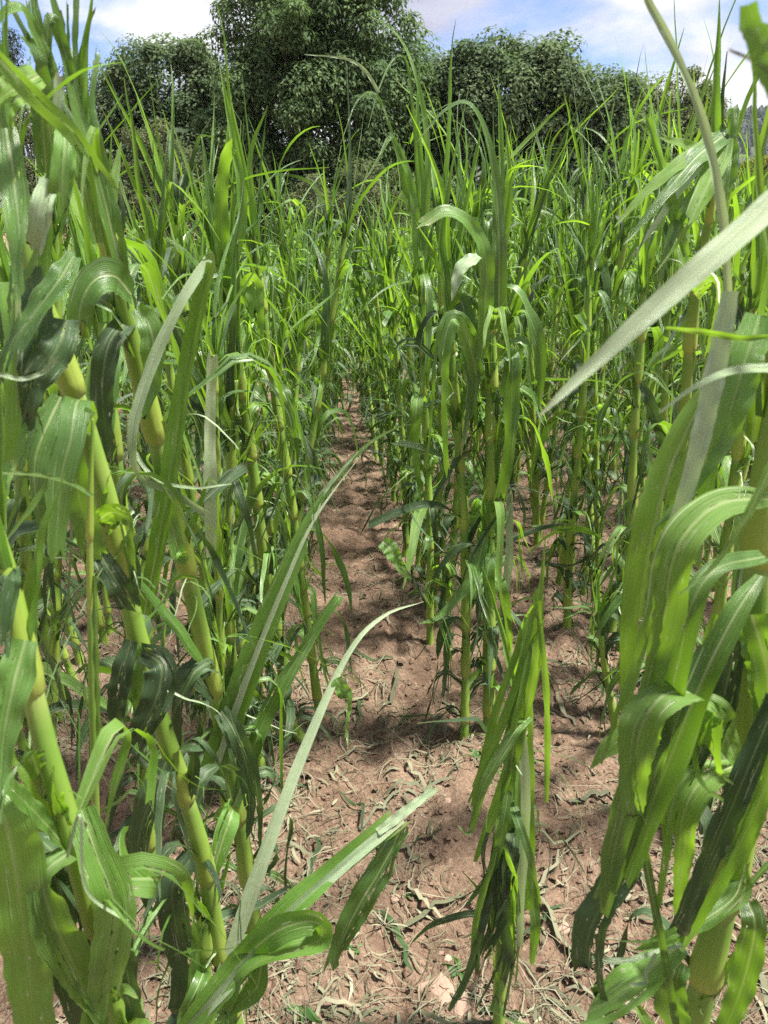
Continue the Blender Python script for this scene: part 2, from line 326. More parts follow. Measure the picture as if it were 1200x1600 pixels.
def ribbon(mb, P, S, N, t, W, u0, u1, nu, tint, fold=0.25, rip=0.12, freq=16, rs=None, torn_end=False, jag=0.05):
    n = len(P); rs = rs or rng
    j = np.linspace(0, 1, nu + 1)[None, :]
    e0 = np.full(n, float(u0)); e1 = np.full(n, float(u1))
    if u0 > -1: e0 = e0 + rs.normal(0, jag, n)
    else: e0 = e0 + np.abs(rs.normal(0, jag * 0.5, n))
    if u1 < 1: e1 = e1 + rs.normal(0, jag, n)
    else: e1 = e1 - np.abs(rs.normal(0, jag * 0.5, n))
    e1 = np.maximum(e1, e0 + 0.08)
    U = e0[:, None] * (1 - j) + e1[:, None] * j
    ph = rs.random() * 6.28
    Z = fold * np.abs(U) + rip * np.abs(U) ** 1.5 * np.sin(ph + freq * t[:, None] + 1.7 * np.sign(U))
    V = P[:, None] + S[:, None] * (U * W[:, None])[..., None] + N[:, None] * (Z * W[:, None])[..., None]
    if torn_end:
        T = nrm(P[-1] - P[-2]); V[-1] += T[None] * (rs.normal(0, 0.5, nu + 1) * max(W[-1], 0.004) * 1.6)[:, None]
    uv = np.stack([np.clip((U + 1) / 2, 0, 1), np.broadcast_to(t[:, None], U.shape)], -1).reshape(-1, 2)
    mb.put(V.reshape(-1, 3), gridfaces(n, nu + 1), uv, tint)

def rot(v, ax, a):
    return v * math.cos(a) + np.cross(ax, v) * math.sin(a) + ax * np.dot(ax, v) * (1 - math.cos(a))

def run_path(p, T, S, pitch, roll, yaw, grav, ds):
    P = [p]; SS = [S]; NN = [np.cross(T, S)]
    for k in range(len(pitch)):
        T = rot(T, S, pitch[k]); N = np.cross(T, S)
        S = rot(S, N, yaw[k]); T = rot(T, N, yaw[k])
        S = rot(S, T, roll[k])
        T = nrm(T + np.array([0, 0, -1.0]) * grav[k] * ds)
        S = nrm(S - T * np.dot(S, T)); N = np.cross(T, S)
        p = p + T * ds; P.append(p); SS.append(S); NN.append(N)
    return np.array(P), np.array(SS), np.array(NN)

def auto_leaf(rs, p, az, el, length, w, mode, nseg=14, nu=3, strips=None, tint=None, mb=None):
    """one hail-torn blade. mode: hang (kinked, hanging beside the stalk), arch, spear (upright in the whorl), shred (thin threads)"""
    mb = mb or MB(); T = np.array([math.cos(az) * math.cos(el), math.sin(az) * math.cos(el), math.sin(el)])
    S = nrm(np.cross(T, np.array([math.cos(az), math.sin(az), -0.3]))); S = nrm(S - T * np.dot(S, T))
    if np.dot(np.cross(T, S), np.array([0, 0, 1.0])) < 0 and mode != 'spear': S = -S
    ds = length / nseg
    pitch = rs.normal(0, 0.05, nseg); roll = rs.normal(rs.normal(0, 1.8) / nseg, 0.10, nseg); yaw = rs.normal(0, 0.05, nseg)
    # positive pitch about S turns the tangent towards -N (down): check the sign once
    sgn = -1.0 if np.dot(rot(T, S, 0.1), np.cross(T, S)) > 0 else 1.0
    grav = np.full(nseg, 0.0)
    if mode == 'hang':
        k = int(rs.integers(1, max(2, int(nseg * 0.38)))); grav[:] = 1.2
        b = rs.uniform(1.3, 2.5)
        for q, s in (((0, 0.62), (1, 0.38)) if nseg < 9 else ((0, 0.30), (1, 0.34), (2, 0.22), (3, 0.14))):
            if k + q < nseg: pitch[k + q] += sgn * b * s
        grav[k:] = 6.0
    elif mode == 'arch':
        pitch += sgn * rs.uniform(1.0, 2.2) / nseg; grav[:] = rs.uniform(1.2, 3.2)
    elif mode == 'spear':
        pitch += sgn * rs.uniform(0.0, 0.30) / nseg; roll *= 0.5; grav[:] = 0.05
        if rs.random() < 0.18:
            k = int(rs.integers(int(nseg * 0.3), nseg - 1)); pitch[k] += sgn * rs.uniform(0.9, 2.3); grav[k:] = 3.0
    else:
        pitch = rs.normal(0, 0.16, nseg) + sgn * rs.uniform(0, 2.2) / nseg; roll = rs.normal(0, 0.3, nseg); yaw = rs.normal(0, 0.1, nseg); grav[:] = rs.uniform(0, 6)
    if strips is None: strips = 1 if mode in ('spear', 'shred') and rs.random() < 0.75 else int(rs.choice([1, 2, 3, 4, 5], p=[0.14, 0.28, 0.28, 0.18, 0.12]))
    cuts = np.sort(np.concatenate([[-1], rs.uniform(-0.75, 0.75, strips - 1), [1]]))
    tint = rs.random() if tint is None else tint
    for q in range(strips):
        pi, ro, ya, gr = pitch.copy(), roll.copy(), yaw.copy(), grav.copy()
        k0 = 0; tend = nseg
        if strips > 1:
            k0 = int(rs.integers(1, max(2, nseg // 2)))
            pi[k0:] += rs.normal(0, 1.5) / nseg; ro[k0:] += rs.normal(0, 2.4) / nseg; ya[k0:] += (0.5 * (cuts[q] + cuts[q + 1])) * rs.uniform(0.2, 1.6) / nseg
            if mode != 'spear': gr[k0:] += rs.uniform(-2, 5)
            else: pi[k0:] += rs.normal(0, 0.5) / nseg
            if rs.random() < 0.65: tend = int(rs.integers(max(3, nseg // 3), nseg + 1))
        elif rs.random() < 0.45 and mode != 'spear': tend = int(rs.integers(nseg // 2, nseg + 1))
        P, SS, NN = run_path(p, T, S, pi[:tend], ro[:tend], ya[:tend], gr[:tend], ds)
        t = np.arange(tend + 1) / nseg
        W = w * width_profile(t, 0.8 if mode == 'spear' else 0.6)
        if mode == 'spear': W = w * (1 - t ** 1.3) * 0.9 + 0.0008
        if mode == 'shred': W = w * (1 - 0.8 * t)
        ribbon(mb, P, SS, NN, t, W, cuts[q], cuts[q + 1], nu, tint, fold=0.75 if mode == 'spear' else rs.uniform(0.08, 0.4), rip=0.16, freq=rs.uniform(10, 26), rs=rs, torn_end=tend < nseg)
    return mb

def stalk_profile(P, nodes, r0, r1, per=5):
    """centre line P (dense), nodes: fractions along it; returns rings with the swollen sheath foot above every node"""
    P = np.asarray(P, float); s = np.linspace(0, 1, len(P)); pts, rad, vv = [], [], []
    def pos(f): return np.array([np.interp(f, s, P[:, k]) for k in range(3)])
    bounds = [0.0] + list(nodes) + [1.0]
    for k in range(len(bounds) - 1):
        a, b = bounds[k], bounds[k + 1]
        if b - a < 1e-4: continue
        for q in range(per):
            x = (0.012, 0.10, 0.30, 0.70, 0.985)[q] if per == 5 else (0.02, 0.5, 0.98)[q]
            f = a + (b - a) * x; r = r0 + (r1 - r0) * f
            r *= (1.08, 1.22, 1.10, 0.98, 0.90)[q] if per == 5 else (1.08, 1.03, 0.95)[q]
            pts.append(pos(f)); rad.append(r); vv.append(k + x)
    return np.array(pts), np.array(rad), np.array(vv)

def make_variant(seed, low=False):
    """meshes of one hail-shredded maize plant standing at the origin: list of (name, mesh builder, material)"""
    rs = np.random.default_rng(seed); parts = []
    H = rs.uniform(1.18, 1.50); nn = int(rs.integers(8, 10)); lean = rs.normal(0, 0.05, 2); bow = rs.normal(0, 0.04, 2)
    s = np.linspace(0, 1, 24); P = np.stack([lean[0] * s * H + bow[0] * s ** 2, lean[1] * s * H + bow[1] * s ** 2, -0.04 + (H + 0.04) * s], -1)
    nodes = np.clip(np.linspace(0.08, 0.93, nn) + rs.normal(0, 0.012, nn), 0.03, 0.97)
    r0, r1 = rs.uniform(0.0125, 0.0155), rs.uniform(0.008, 0.010)
    pts, rad, vv = stalk_profile(P, nodes, r0, r1, 3 if low else 5)
    mb = MB(); tube(mb, pts, rad, 4 if low else 9, vv, 0.5); parts.append(('stalk', mb, M_STALK))
    plane = rs.uniform(0, math.pi); nseg, nu = (4, 1) if low else (11, 2)
    at_ = lambda f: np.array([np.interp(f, s, P[:, k]) for k in range(3)])
    for k, f in enumerate(nodes):
        # the blade leaves the sheath about one internode above its node
        f2 = min(f + 0.09, 0.98); az = plane + math.pi * (k % 2) + rs.normal(0, 0.5); rr = r0 + (r1 - r0) * f2
        base = at_(f2) + np.array([math.cos(az), math.sin(az), 0]) * rr * 0.8
        low_leaf = f < 0.36
        L_ = rs.uniform(0.22, 0.42) if low_leaf else rs.uniform(0.28, 0.62)
        w = rs.uniform(0.009, 0.017) if low_leaf else rs.uniform(0.010, 0.022)
        q_ = rs.random(); mode = 'hang' if q_ < (0.90 if low_leaf else 0.46) else ('spear' if q_ < 0.95 else 'arch')
        m = M_WILT_SHADE if rs.random() < (0.80 if low_leaf else 0.18) else (M_BRIGHT if rs.random() < 0.20 else (M_PALE if rs.random() < 0.006 else M_LEAF))
        mb = auto_leaf(rs, base, az, rs.uniform(1.2, 1.5), L_, w, mode, nseg, nu, strips=int(rs.choice([1, 2, 3, 4, 5], p=[.08, .24, .28, .24, .16])) if not low else int(rs.choice([1, 2])))
        for q in range(int(rs.integers(3, 6)) if not low else 2):     # torn lobes and threads of the same blade, close round the stalk
            az2 = az + rs.normal(0, 1.2); b2 = at_(np.clip(f2 + rs.uniform(-0.06, 0.03), 0, 1)) + np.array([math.cos(az2), math.sin(az2), 0]) * rr; z_ = rs.random()
            if z_ < 0.42: auto_leaf(rs, b2, az2, rs.uniform(0.7, 1.45), rs.uniform(0.14, 0.36), rs.uniform(0.004, 0.011), 'hang', nseg, 1, strips=1 if low else int(rs.integers(1, 3)), mb=mb)
            elif z_ < 0.80 and not low_leaf: auto_leaf(rs, b2, az2, rs.uniform(1.15, 1.5), rs.uniform(0.14, 0.36), rs.uniform(0.003, 0.010), 'spear', nseg, 1, strips=1, mb=mb)
            else: auto_leaf(rs, b2, az2, rs.uniform(0.0, 1.4), rs.uniform(0.10, 0.30), rs.uniform(0.0012, 0.0035), 'shred', nseg, 1, strips=1, mb=mb)
        parts.append(('leaf', mb, m))
    for k in range(int(rs.integers(3, 6)) if not low else 2):     # wilted skirt round the lower stalk, its shade put into the dark leaf colour
        az = rs.uniform(0, 6.28); f2 = rs.uniform(0.20, 0.66); b2 = at_(f2) + np.array([math.cos(az), math.sin(az), 0]) * r0
        parts.append(('leaf', auto_leaf(rs, b2, az, rs.uniform(0.1, 1.0), rs.uniform(0.22, 0.46), rs.uniform(0.008, 0.019), 'hang', nseg, min(nu, 2), strips=int(rs.integers(2, 5)) if not low else 2), M_WILT_SHADE))
    for k in range(int(rs.integers(5, 8)) if not low else 4):     # the whorl: rolled, split spears
        az = plane + math.pi * (k % 2) + rs.normal(0, 0.5); f2 = rs.uniform(0.84, 1.0); base = at_(f2) + np.array([math.cos(az), math.sin(az), 0]) * 0.004
        parts.append(('leaf', auto_leaf(rs, base, az, rs.uniform(1.30, 1.55), rs.uniform(0.18, 0.56), rs.uniform(0.006, 0.017), 'spear', nseg, min(nu, 2), strips=int(rs.choice([1, 2, 3], p=[.45, .35, .2])) if not low else 1), M_BRIGHT if rs.random() < 0.35 else M_LEAF))
    return parts

# ------------------------------------------------------------------ rows of plants
ROWS = [-0.30 - 0.66 * k for k in range(0, 24)][::-1] + [0.36 + 0.66 * k for k in range(0, 24)]
def row_words(x):
    if x < 0: k = int(round((-0.30 - x) / 0.66)); side = 'left'
    else: k = int(round((x - 0.36) / 0.66)); side = 'right'
    return k, side
HERO_FREE = {(0, 'left'): 1.5, (0, 'right'): 2.6, (1, 'right'): 2.0, (1, 'left'): 0.75, (2, 'left'): 0.9}
spots = []
rs = np.random.default_rng(5)
for xr in ROWS:
    k, side = row_words(xr); y = HERO_FREE.get((k, side), 0.9) + rs.uniform(0, 0.1)
    while y < 21.5:
        step = 0.115 if y < 12 else 0.15
        y += max(0.06, rs.normal(step, 0.035))
        x = xr + rs.normal(0, 0.035 + 0.035 * min(1, max(0, (y - 4) / 4)))
        if k == 0: x += (0.17 if side == 'left' else -0.17) * min(1, max(0, (y - 2.4) / 4.5)) + (0.10 if side == 'left' else -0.10) * min(1, max(0, (y - 6.5) / 3))
        # in view of the camera?
        p = np.array([x, y, 1.0]); d = depth(p)
        px_ = 600 + FPX * np.dot(p - CAMP, RIGHT) / d
        if -90 < px_ < 1290: spots.append((y, x, k, side, float(rs.uniform(0, 6.28)), float(rs.uniform(0.88, 1.13)), int(rs.integers(0, 1000)), float(rs.normal(0, 0.075)), float(rs.normal(0, 0.06))))
spots.sort()
N_HERO = 20
near, far = spots[:300 - N_HERO], spots[300 - N_HERO:]

NVAR = 20
variants = []
for i in range(NVAR):
    variants.append([(n, mb.mesh('maize_' + n, m)) for n, mb, m in make_variant(100 + i)])
ORD = ['first', 'second', 'third', 'fourth', 'fifth', 'sixth', 'seventh', 'eighth', 'ninth', 'tenth', 'eleventh', 'twelfth']
ROWN = {0: 'first', 1: 'second', 2: 'third', 3: 'fourth', 4: 'fifth', 5: 'sixth', 6: 'seventh', 7: 'eighth', 8: 'ninth'}
seen = {}
AFTER = {(0, 'left'): 'behind the leaning stalk in the first row left of the path', (0, 'right'): 'behind the tall-speared plant in the first row right of the path'}
for (y, x, k, side, rz, sc, vi, tx, ty) in near:
    c_ = seen[(k, side)] = seen.get((k, side), 0) + 1
    if (k, side) in AFTER and c_ <= 8: lab = f'{ORD[c_ - 1]} torn maize plant {AFTER[(k, side)]}'
    elif (k, side) in AFTER: lab = f'torn maize plant farther along the first row {side} of the path'
    elif k <= 5 and c_ <= 4: lab = f'{ORD[c_ - 1]} torn maize plant from the front in the {ROWN[k]} row {side} of the path'
    else: lab = f'torn maize plant farther back in the {ROWN.get(k, "outer")} row {side} of the path'
    o = empty('maize_plant', (x, y, float(gz(np.array([x]), np.array([y]))[0]) + 0.005), lab, 'maize plant', f'maize plants of the {ROWN.get(k, "outer")} row {side} of the path')
    fade = 1.0 - (0.29 if side == 'left' or k == 0 else 0.14) * min(1, max(0, (y - 3) / 3.5)) + (0.11 if side == 'right' and k > 0 else (-0.07 if side == 'left' and k > 0 else 0.0))
    o.rotation_euler = (tx, ty, rz); o.scale = (sc, sc, sc * fade)
    for n, me in variants[vi % NVAR]: add(bpy.data.objects.new(n, me), o)

# everything farther than those 300: one mass
lowv = []
for i in range(10):
    parts = make_variant(500 + i, low=True)
    by = {}
    for n, mb, m in parts: by.setdefault(m.name, []).append(mb)
    lowv.append(by)
def far_mass():
    mats = [M_STALK, M_LEAF, M_WILT_SHADE, M_BRIGHT, M_PALE]; big = MB(); midx = []
    for (y, x, k, side, rz, sc, vi, tx, ty) in far:
        c, s_ = math.cos(rz), math.sin(rz); by = lowv[vi % 10]; sh = sc * ((0.84 if k > 1 else 0.76) - 0.02 * min(1, max(0, (y - 6) / 6)) if side == 'right' and k > 0 else 0.68 - 0.08 * min(1, max(0, (y - 6) / 5)))
        zz = float(gz(np.array([x]), np.array([y]))[0])
        for mi, m in enumerate(mats):
            for mb in by.get(m.name, []):
                V = np.concatenate(mb.v) * np.array([sc, sc, sh])
                V = np.stack([V[:, 0] * c - V[:, 1] * s_ + V[:, 2] * tx + x, V[:, 0] * s_ + V[:, 1] * c + V[:, 2] * ty + y, V[:, 2] + zz], -1)
                k0 = 0; T = np.concatenate(mb.t)
                n0 = big.n
                big.v.append(V); big.uv.append(np.concatenate(mb.uv)); big.t.append((T + vi * 0.137) % 1.0)
                for f in mb.f: big.f.append(f + n0); midx.append(np.full(len(f), mi))
                big.n += len(V)
    o = big.obj('maize_crop', mats[0]); me = o.data
    for m in mats[1:]: me.materials.append(m)
    me.polygons.foreach_set('material_index', np.concatenate(midx).astype(np.int32)); me.update()
    tag(o, 'far mass of torn maize running back to the trees', 'maize', kind='stuff')
    return len(big.f)
far_mass()

# ------------------------------------------------------------------ hand-built foreground plants
class Plant:
    def __init__(s, label, line, width_px, seed, nodes=None, tip_r=None, sheath=True):
        """line: (photo x, photo y, metres ahead) from the foot upwards; the first point is dropped to the ground"""
        s.rs = np.random.default_rng(seed)
        W = [at(*q) for q in line]
        foot = W[0].copy()
        if foot[2] > 0.03:
            dirv = W[0] - W[1]; dirv = dirv / abs(dirv[2]) if abs(dirv[2]) > 1e-3 else np.array([0, 0, -1.0])
            foot = W[0] + np.clip(dirv, -0.25, 0.25) * np.array([1, 1, 0]) * W[0][2] + np.array([0, 0, -W[0][2]])
            W = [foot] + W
        foot = np.array([W[0][0], W[0][1], float(gz(np.array([W[0][0]]), np.array([W[0][1]]))[0])])
        W[0] = foot - np.array([0, 0, 0.03])
        s.foot = foot; s.o = empty('maize_plant', tuple(foot), label, 'maize plant', 'maize plants in the foreground')
        s.P = catmull(W, 60); s.s = np.linspace(0, 1, 60)
        length = np.linalg.norm(np.diff(s.P, axis=0), axis=1).sum(); s.len = length
        dmid = depth(s.P[30]); s.r0 = width_px * dmid / FPX / 2 * 0.84; s.r1 = tip_r or s.r0 * 0.72
        if nodes is None:
            n = max(3, int(round(length / 0.155))); nodes = np.linspace(0.07, 0.95, n) + s.rs.normal(0, 0.012, n)
        s.nodes = list(nodes)
        core = MB(); tube(core, s.P - foot, np.linspace(s.r0 * 0.80, s.r1 * 0.80, 60) * (1 - 0.7 * np.clip((s.s - 0.88) / 0.12, 0, 1)), 10, s.s * 6, 0.5)
        s.stalk = core.obj('stalk', M_STALK, s.o)
        b = [0.0] + s.nodes + [1.0]
        for k in range(len(b) - 1):
            a, c = b[k], b[k + 1] + 0.004
            if c - a < 0.01: continue
            f = np.array([a, a + 0.02 * (c - a), a + 0.09 * (c - a), a + 0.25 * (c - a), a + 0.5 * (c - a), a + 0.8 * (c - a), c])
            rr = (s.r0 + (s.r1 - s.r0) * f) * np.array([0.86, 1.13, 1.22, 1.17, 1.06, 0.97, 0.90]) * s.rs.uniform(0.97, 1.04) * (1 - 0.6 * np.clip((f - 0.88) / 0.12, 0, 1))
            mb = MB(); tube(mb, s.at(np.clip(f, 0, 1)) - foot, rr, 14, np.array([0.0, 0.03, 0.1, 0.26, 0.5, 0.8, 0.985]), s.rs.random(), caps=False)
            mb.obj('sheath', M_STALK, s.stalk)
        if sheath:
            s.auto(0.90, 0.99, 4, 'spear', [M_LEAF, M_BRIGHT], (0.12, 0.3), (0.005, 0.012))
            s.auto(0.25, 0.92, max(3, int(length * 4)), 'spear', [M_LEAF, M_BRIGHT, M_WILT_SHADE], (0.10, 0.24), (s.r0 * 0.5, s.r0 * 1.15))
            s.auto(0.08, 0.8, max(3, int(length * 5)), 'hang', [M_WILT_SHADE, M_LEAF], (0.14, 0.34), (s.r0 * 0.2, s.r0 * 0.7))
    def at(s, f):
        f = np.asarray(f, float); return np.stack([np.interp(f, s.s, s.P[:, k]) for k in range(3)], -1)
    def auto(s, f0=0.1, f1=0.95, n=7, mode=None, mats=None, L_=(0.3, 0.6), w=(0.016, 0.03), az=None):
        rs = s.rs; pl = rs.uniform(0, 6.28)
        for k in range(n):
            f = f0 + (f1 - f0) * (k + 0.5) / n; a = (pl + math.pi * (k % 2) + rs.normal(0, 0.5)) if az is None else rs.uniform(*az)
            b = s.at(f) - s.foot + np.array([math.cos(a), math.sin(a), 0]) * s.r0 * 0.8
            md = mode or ('hang' if rs.random() < 0.75 else 'arch')
            m = (mats or [M_LEAF, M_LEAF, M_WILT_SHADE])[int(rs.integers(0, len(mats or [1, 2, 3])))]
            el = rs.uniform(1.3, 1.53) if md == 'spear' else rs.uniform(0.6, 1.35)
            auto_leaf(rs, b, a, el, rs.uniform(*L_), rs.uniform(*w), md, 18, 4).obj('leaf', m, s.o)
        return s
    def shreds(s, n=4, f0=0.3, f1=1.0, L_=(0.08, 0.3)):
        rs = s.rs
        for k in range(n):
            a = rs.uniform(0, 6.28); b = s.at(rs.uniform(f0, f1)) - s.foot + np.array([math.cos(a), math.sin(a), 0]) * s.r0 * 0.8
            auto_leaf(rs, b, a, rs.uniform(-0.3, 1.2), rs.uniform(*L_), rs.uniform(0.0010, 0.004), 'shred', 14, 1, strips=1).obj('leaf_shred', M_PALE if rs.random() < 0.4 else M_LEAF, s.o)
        return s
    def leaf(s, pts, wpx, mat=None, roll=0.0, prof='leaf', split=0, fold=0.22, u=(-1, 1), rip=0.19, tint=None, label=None, name='leaf', end=None):
        """a blade drawn through photo points, each with its own distance; roll turns it about its length (0 = broadside)"""
        rs = s.rs; W = np.array([at(*q) for q in pts]); n = max(18, min(48, 10 * len(pts)))
        P = catmull(W, n); t = np.linspace(0, 1, n); T = nrm(np.gradient(P, axis=0)); V = nrm(P - CAMP)
        S = nrm(np.cross(T, V)); 
        for k in range(1, n):
            if np.dot(S[k], S[k - 1]) < 0: S[k] = -S[k]
        N = np.cross(T, S)
        rl = np.interp(t, np.linspace(0, 1, len(roll)), roll) if np.ndim(roll) else np.full(n, float(roll))
        rl = rl + 0.12 * np.sin(3.1 * t + rs.random() * 6)
        S2 = S * np.cos(rl)[:, None] + N * np.sin(rl)[:, None]; N2 = np.cross(T, S2)
        dm = np.mean([depth(q) for q in W]); w = wpx * dm / FPX / 2
        if prof == 'leaf': Wd = w * width_profile(t, 0.6) + 0.0006
        elif prof == 'tip': Wd = w * np.clip(1 - t ** 1.6, 0, 1) + 0.0006
        elif prof == 'torn': Wd = w * (0.75 + 0.25 * np.sin(np.clip(t * 1.4, 0, 1) * math.pi)) * (1 + rs.normal(0, 0.03, n))
        elif prof == 'both': Wd = w * np.sin(np.clip(t * 0.9 + 0.05, 0, 1) * math.pi) ** 0.6 + 0.0006
        else: Wd = np.full(n, w)
        if split < 0: split = 0; soft = 1.0
        elif split == 0 and wpx >= 26 and prof != 'rib': split = int(rs.choice([0, 1, 2], p=[.35, .4, .25] if wpx < 50 else [.2, .4, .4])); soft = 0.45
        else: soft = 1.0
        mb = MB(); strips = split + 1; cuts = np.sort(np.concatenate([[u[0]], rs.uniform(-0.7, 0.7, split), [u[1]]]))
        tint = rs.random() if tint is None else tint
        for q in range(strips):
            tt = rs.uniform(0.25, 0.6); g_ = np.clip(t - tt, 0, 1) ** 2
            dv = soft * (rs.normal(0, 0.10, 3) * np.array([1, 1, 0.6]) + np.array([0, 0, -0.10])) if strips > 1 else np.zeros(3)
            Pq = P + g_[:, None] * dv[None]
            tend = n if strips == 1 or rs.random() < 0.5 else int(rs.integers(n // 2, n + 1))
            ribbon(mb, (Pq - s.foot)[:tend], S2[:tend], N2[:tend], t[:tend], Wd[:tend], cuts[q], cuts[q + 1], 5 if strips == 1 else 3, tint, fold=fold, rip=rip, freq=rs.uniform(12, 34), rs=rs, torn_end=prof == 'torn' or tend < n, jag=0.05)
        o = mb.obj(name, mat or M_LEAF, s.o)
        if label: o['label'] = label
        return s

exec_heroes = True
def heroes():
    # ---- left row, from the camera outwards
    p = Plant('thick maize stalk at the lower left corner with broad hanging leaves',
              [(190, 1600, 0.62), (150, 1440, 0.61), (108, 1290, 0.60), (72, 1170, 0.60), (35, 1010, 0.60), (0, 860, 0.60), (-60, 650, 0.61)], 44, 1, nodes=[0.18, 0.40, 0.60, 0.82])
    p.leaf([(-20, 1240, .56), (10, 1290, .55), (30, 1400, .56), (60, 1640, .58)], 92, M_LEAF, 0.15, 'torn', tint=.1, fold=.1)
    p.leaf([(108, 1335, .58), (70, 1370, .56), (85, 1440, .56), (130, 1530, .58), (200, 1640, .60)], 66, M_BRIGHT, [0.9, 0.2, -0.1, 0.1], 'torn', tint=.1)
    p.leaf([(128, 1265, .60), (150, 1330, .58), (180, 1420, .57), (165, 1530, .58), (150, 1640, .6)], 62, M_LEAF, [0.5, 0.1, -0.3], 'torn', tint=.5)
    p.leaf([(108, 1330, .60), (60, 1275, .57), (20, 1235, .55), (-30, 1180, .54)], 34, M_LEAF, [0.8, 0.3], 'torn', tint=.55)
    p.leaf([(100, 1310, .61), (50, 1250, .59), (0, 1180, .57), (-40, 1130, .56)], 36, M_BRIGHT, [0.9, 0.5], 'torn', tint=.2)
    p.leaf([(60, 1210, .59), (45, 1175, .56), (10, 1160, .54), (-30, 1190, .52)], 36, M_LEAF, 0.3, 'torn', tint=.6)
    p.leaf([(40, 1000, .58), (20, 1080, .56), (5, 1150, .55), (-10, 1220, .55)], 60, M_LEAF, 0.3, 'leaf', tint=.0)
    p.leaf([(20, 960, .60), (10, 900, .59), (-5, 1010, .57), (0, 1120, .56)], 46, M_WILT_SHADE, 0.2, 'leaf', tint=.2)
    p.leaf([(80, 1330, .62), (100, 1420, .63), (110, 1500, .62), (130, 1640, .62)], 70, M_WILT_SHADE, 0.4, 'torn', tint=.6)
    p.leaf([(105, 1340, .56), (125, 1275, .555), (135, 1390, .555), (200, 1440, .56)], 5, M_PALE, 0, 'rib', name='leaf_shred')
    p.leaf([(190, 1400, .60), (200, 1520, .60), (220, 1620, .62)], 40, M_WILT_SHADE, 0.5, 'torn', tint=.3)
    p.leaf([(170, 1560, .60), (195, 1545, .58), (215, 1560, .57)], 22, M_BRIGHT, 0.2, 'leaf', tint=.6)
    p.auto(0.1, 0.75, 9, 'hang', [M_WILT_SHADE, M_LEAF, M_LEAF, M_BRIGHT], (0.2, 0.4), (0.008, 0.018)).shreds(6, 0.3, 0.8, (0.06, 0.16))

    p = Plant('tall maize stalk bending left with its split whorl at the top left',
              [(378, 1610, 1.03), (345, 1500, 1.00), (315, 1330, 0.96), (265, 1170, 0.93), (212, 985, 0.90), (165, 775, 0.87), (108, 590, 0.85), (62, 470, 0.84), (25, 290, 0.84), (0, 180, 0.84), (-25, 60, 0.84)], 40, 2, nodes=[0.09, 0.185, 0.31, 0.42, 0.545, 0.66, 0.80, 0.92])
    p.leaf([(105, 500, .78), (92, 540, .76), (60, 585, .75), (25, 640, .75)], 54, M_WILT_SHADE, [0.4, 0.0, 0.2], 'torn', tint=.35)
    p.leaf([(115, 400, .80), (95, 435, .77), (55, 490, .75), (12, 560, .74), (0, 640, .74)], 40, M_LEAF, [0.2, 0.6, 0.9], 'leaf', tint=.5)
    p.leaf([(20, 440, .80), (35, 540, .78), (30, 640, .77), (10, 740, .76)], 54, M_LEAF, 0.3, 'torn', tint=.45)
    p.leaf([(45, 420, .80), (58, 500, .78), (50, 600, .76), (60, 660, .77)], 52, M_WILT_SHADE, 0.1, 'torn', tint=.7)
    p.leaf([(10, 200, .80), (22, 280, .78), (20, 360, .76), (-10, 470, .75)], 44, M_LEAF, [0.3, 0.1, 0.4], 'torn', tint=.7)
    p.leaf([(102, 196, .80), (100, 250, .78), (88, 330, .78), (66, 400, .79)], 36, M_LEAF, 0.1, 'torn', tint=.3)
    p.leaf([(76, 280, .78), (66, 320, .77), (56, 370, .77), (38, 440, .78)], 34, M_PALE, 0.1, 'torn', tint=.05, fold=.08)
    p.leaf([(-20, 70, .74), (50, 148, .74), (110, 205, .75), (150, 255, .76), (200, 310, .77), (258, 384, .78)], 27, M_BRIGHT, [0.4, 0.3, 0.1, 0.0], 'leaf', tint=.55, fold=.12)
    p.leaf([(60, 118, .79), (20, 140, .77), (-30, 172, .76)], 46, M_BRIGHT, 0.25, 'torn', tint=.9)
    p.leaf([(72, 270, .86), (66, 170, .85), (72, 80, .85), (66, 20, .86)], 36, M_LEAF, 0.3, 'torn', tint=.05)
    p.leaf([(150, 850, .85), (165, 880, .83), (195, 930, .83), (217, 975, .85)], 36, M_WILT_SHADE, 0.2, 'both', tint=.3)
    p.leaf([(150, 815, .86), (175, 800, .84), (200, 815, .83), (195, 850, .84)], 40, M_BRIGHT, 0.7, 'torn', tint=.6)
    p.leaf([(222, 1018, .88), (252, 1040, .85), (245, 1090, .84), (220, 1140, .84), (192, 1195, .85)], 52, M_WILT_SHADE, [0.5, 0.1, 0.0, 0.3], 'leaf', tint=.8)
    p.leaf([(205, 1000, .87), (190, 1060, .86), (182, 1130, .87), (200, 1200, .88)], 34, M_WILT_SHADE, 0.3, 'leaf', tint=.5, split=1)
    p.leaf([(225, 1010, .88), (215, 1080, .87), (225, 1150, .87)], 30, M_LEAF, 0.6, 'torn', tint=.2)
    p.leaf([(260, 1190, .90), (235, 1250, .89), (215, 1330, .90), (240, 1430, .91)], 44, M_WILT_SHADE, 0.3, 'leaf', tint=.4, split=2)
    p.leaf([(300, 1340, .92), (270, 1390, .90), (280, 1470, .91), (300, 1560, .93)], 50, M_WILT_SHADE, 0.4, 'torn', tint=.2, split=1)
    p.leaf([(80, 640, .83), (110, 720, .81), (130, 800, .82), (150, 870, .83)], 56, M_LEAF, 0.3, 'torn', tint=.25)
    p.leaf([(95, 620, .83), (60, 700, .80), (40, 780, .79), (20, 850, .79)], 44, M_LEAF, 0.3, 'leaf', tint=.7, split=1)
    p.auto(0.12, 0.8, 13, 'hang', [M_WILT_SHADE, M_LEAF, M_LEAF], (0.22, 0.45), (0.008, 0.018)).shreds(12, 0.2, 0.9, (0.06, 0.2))
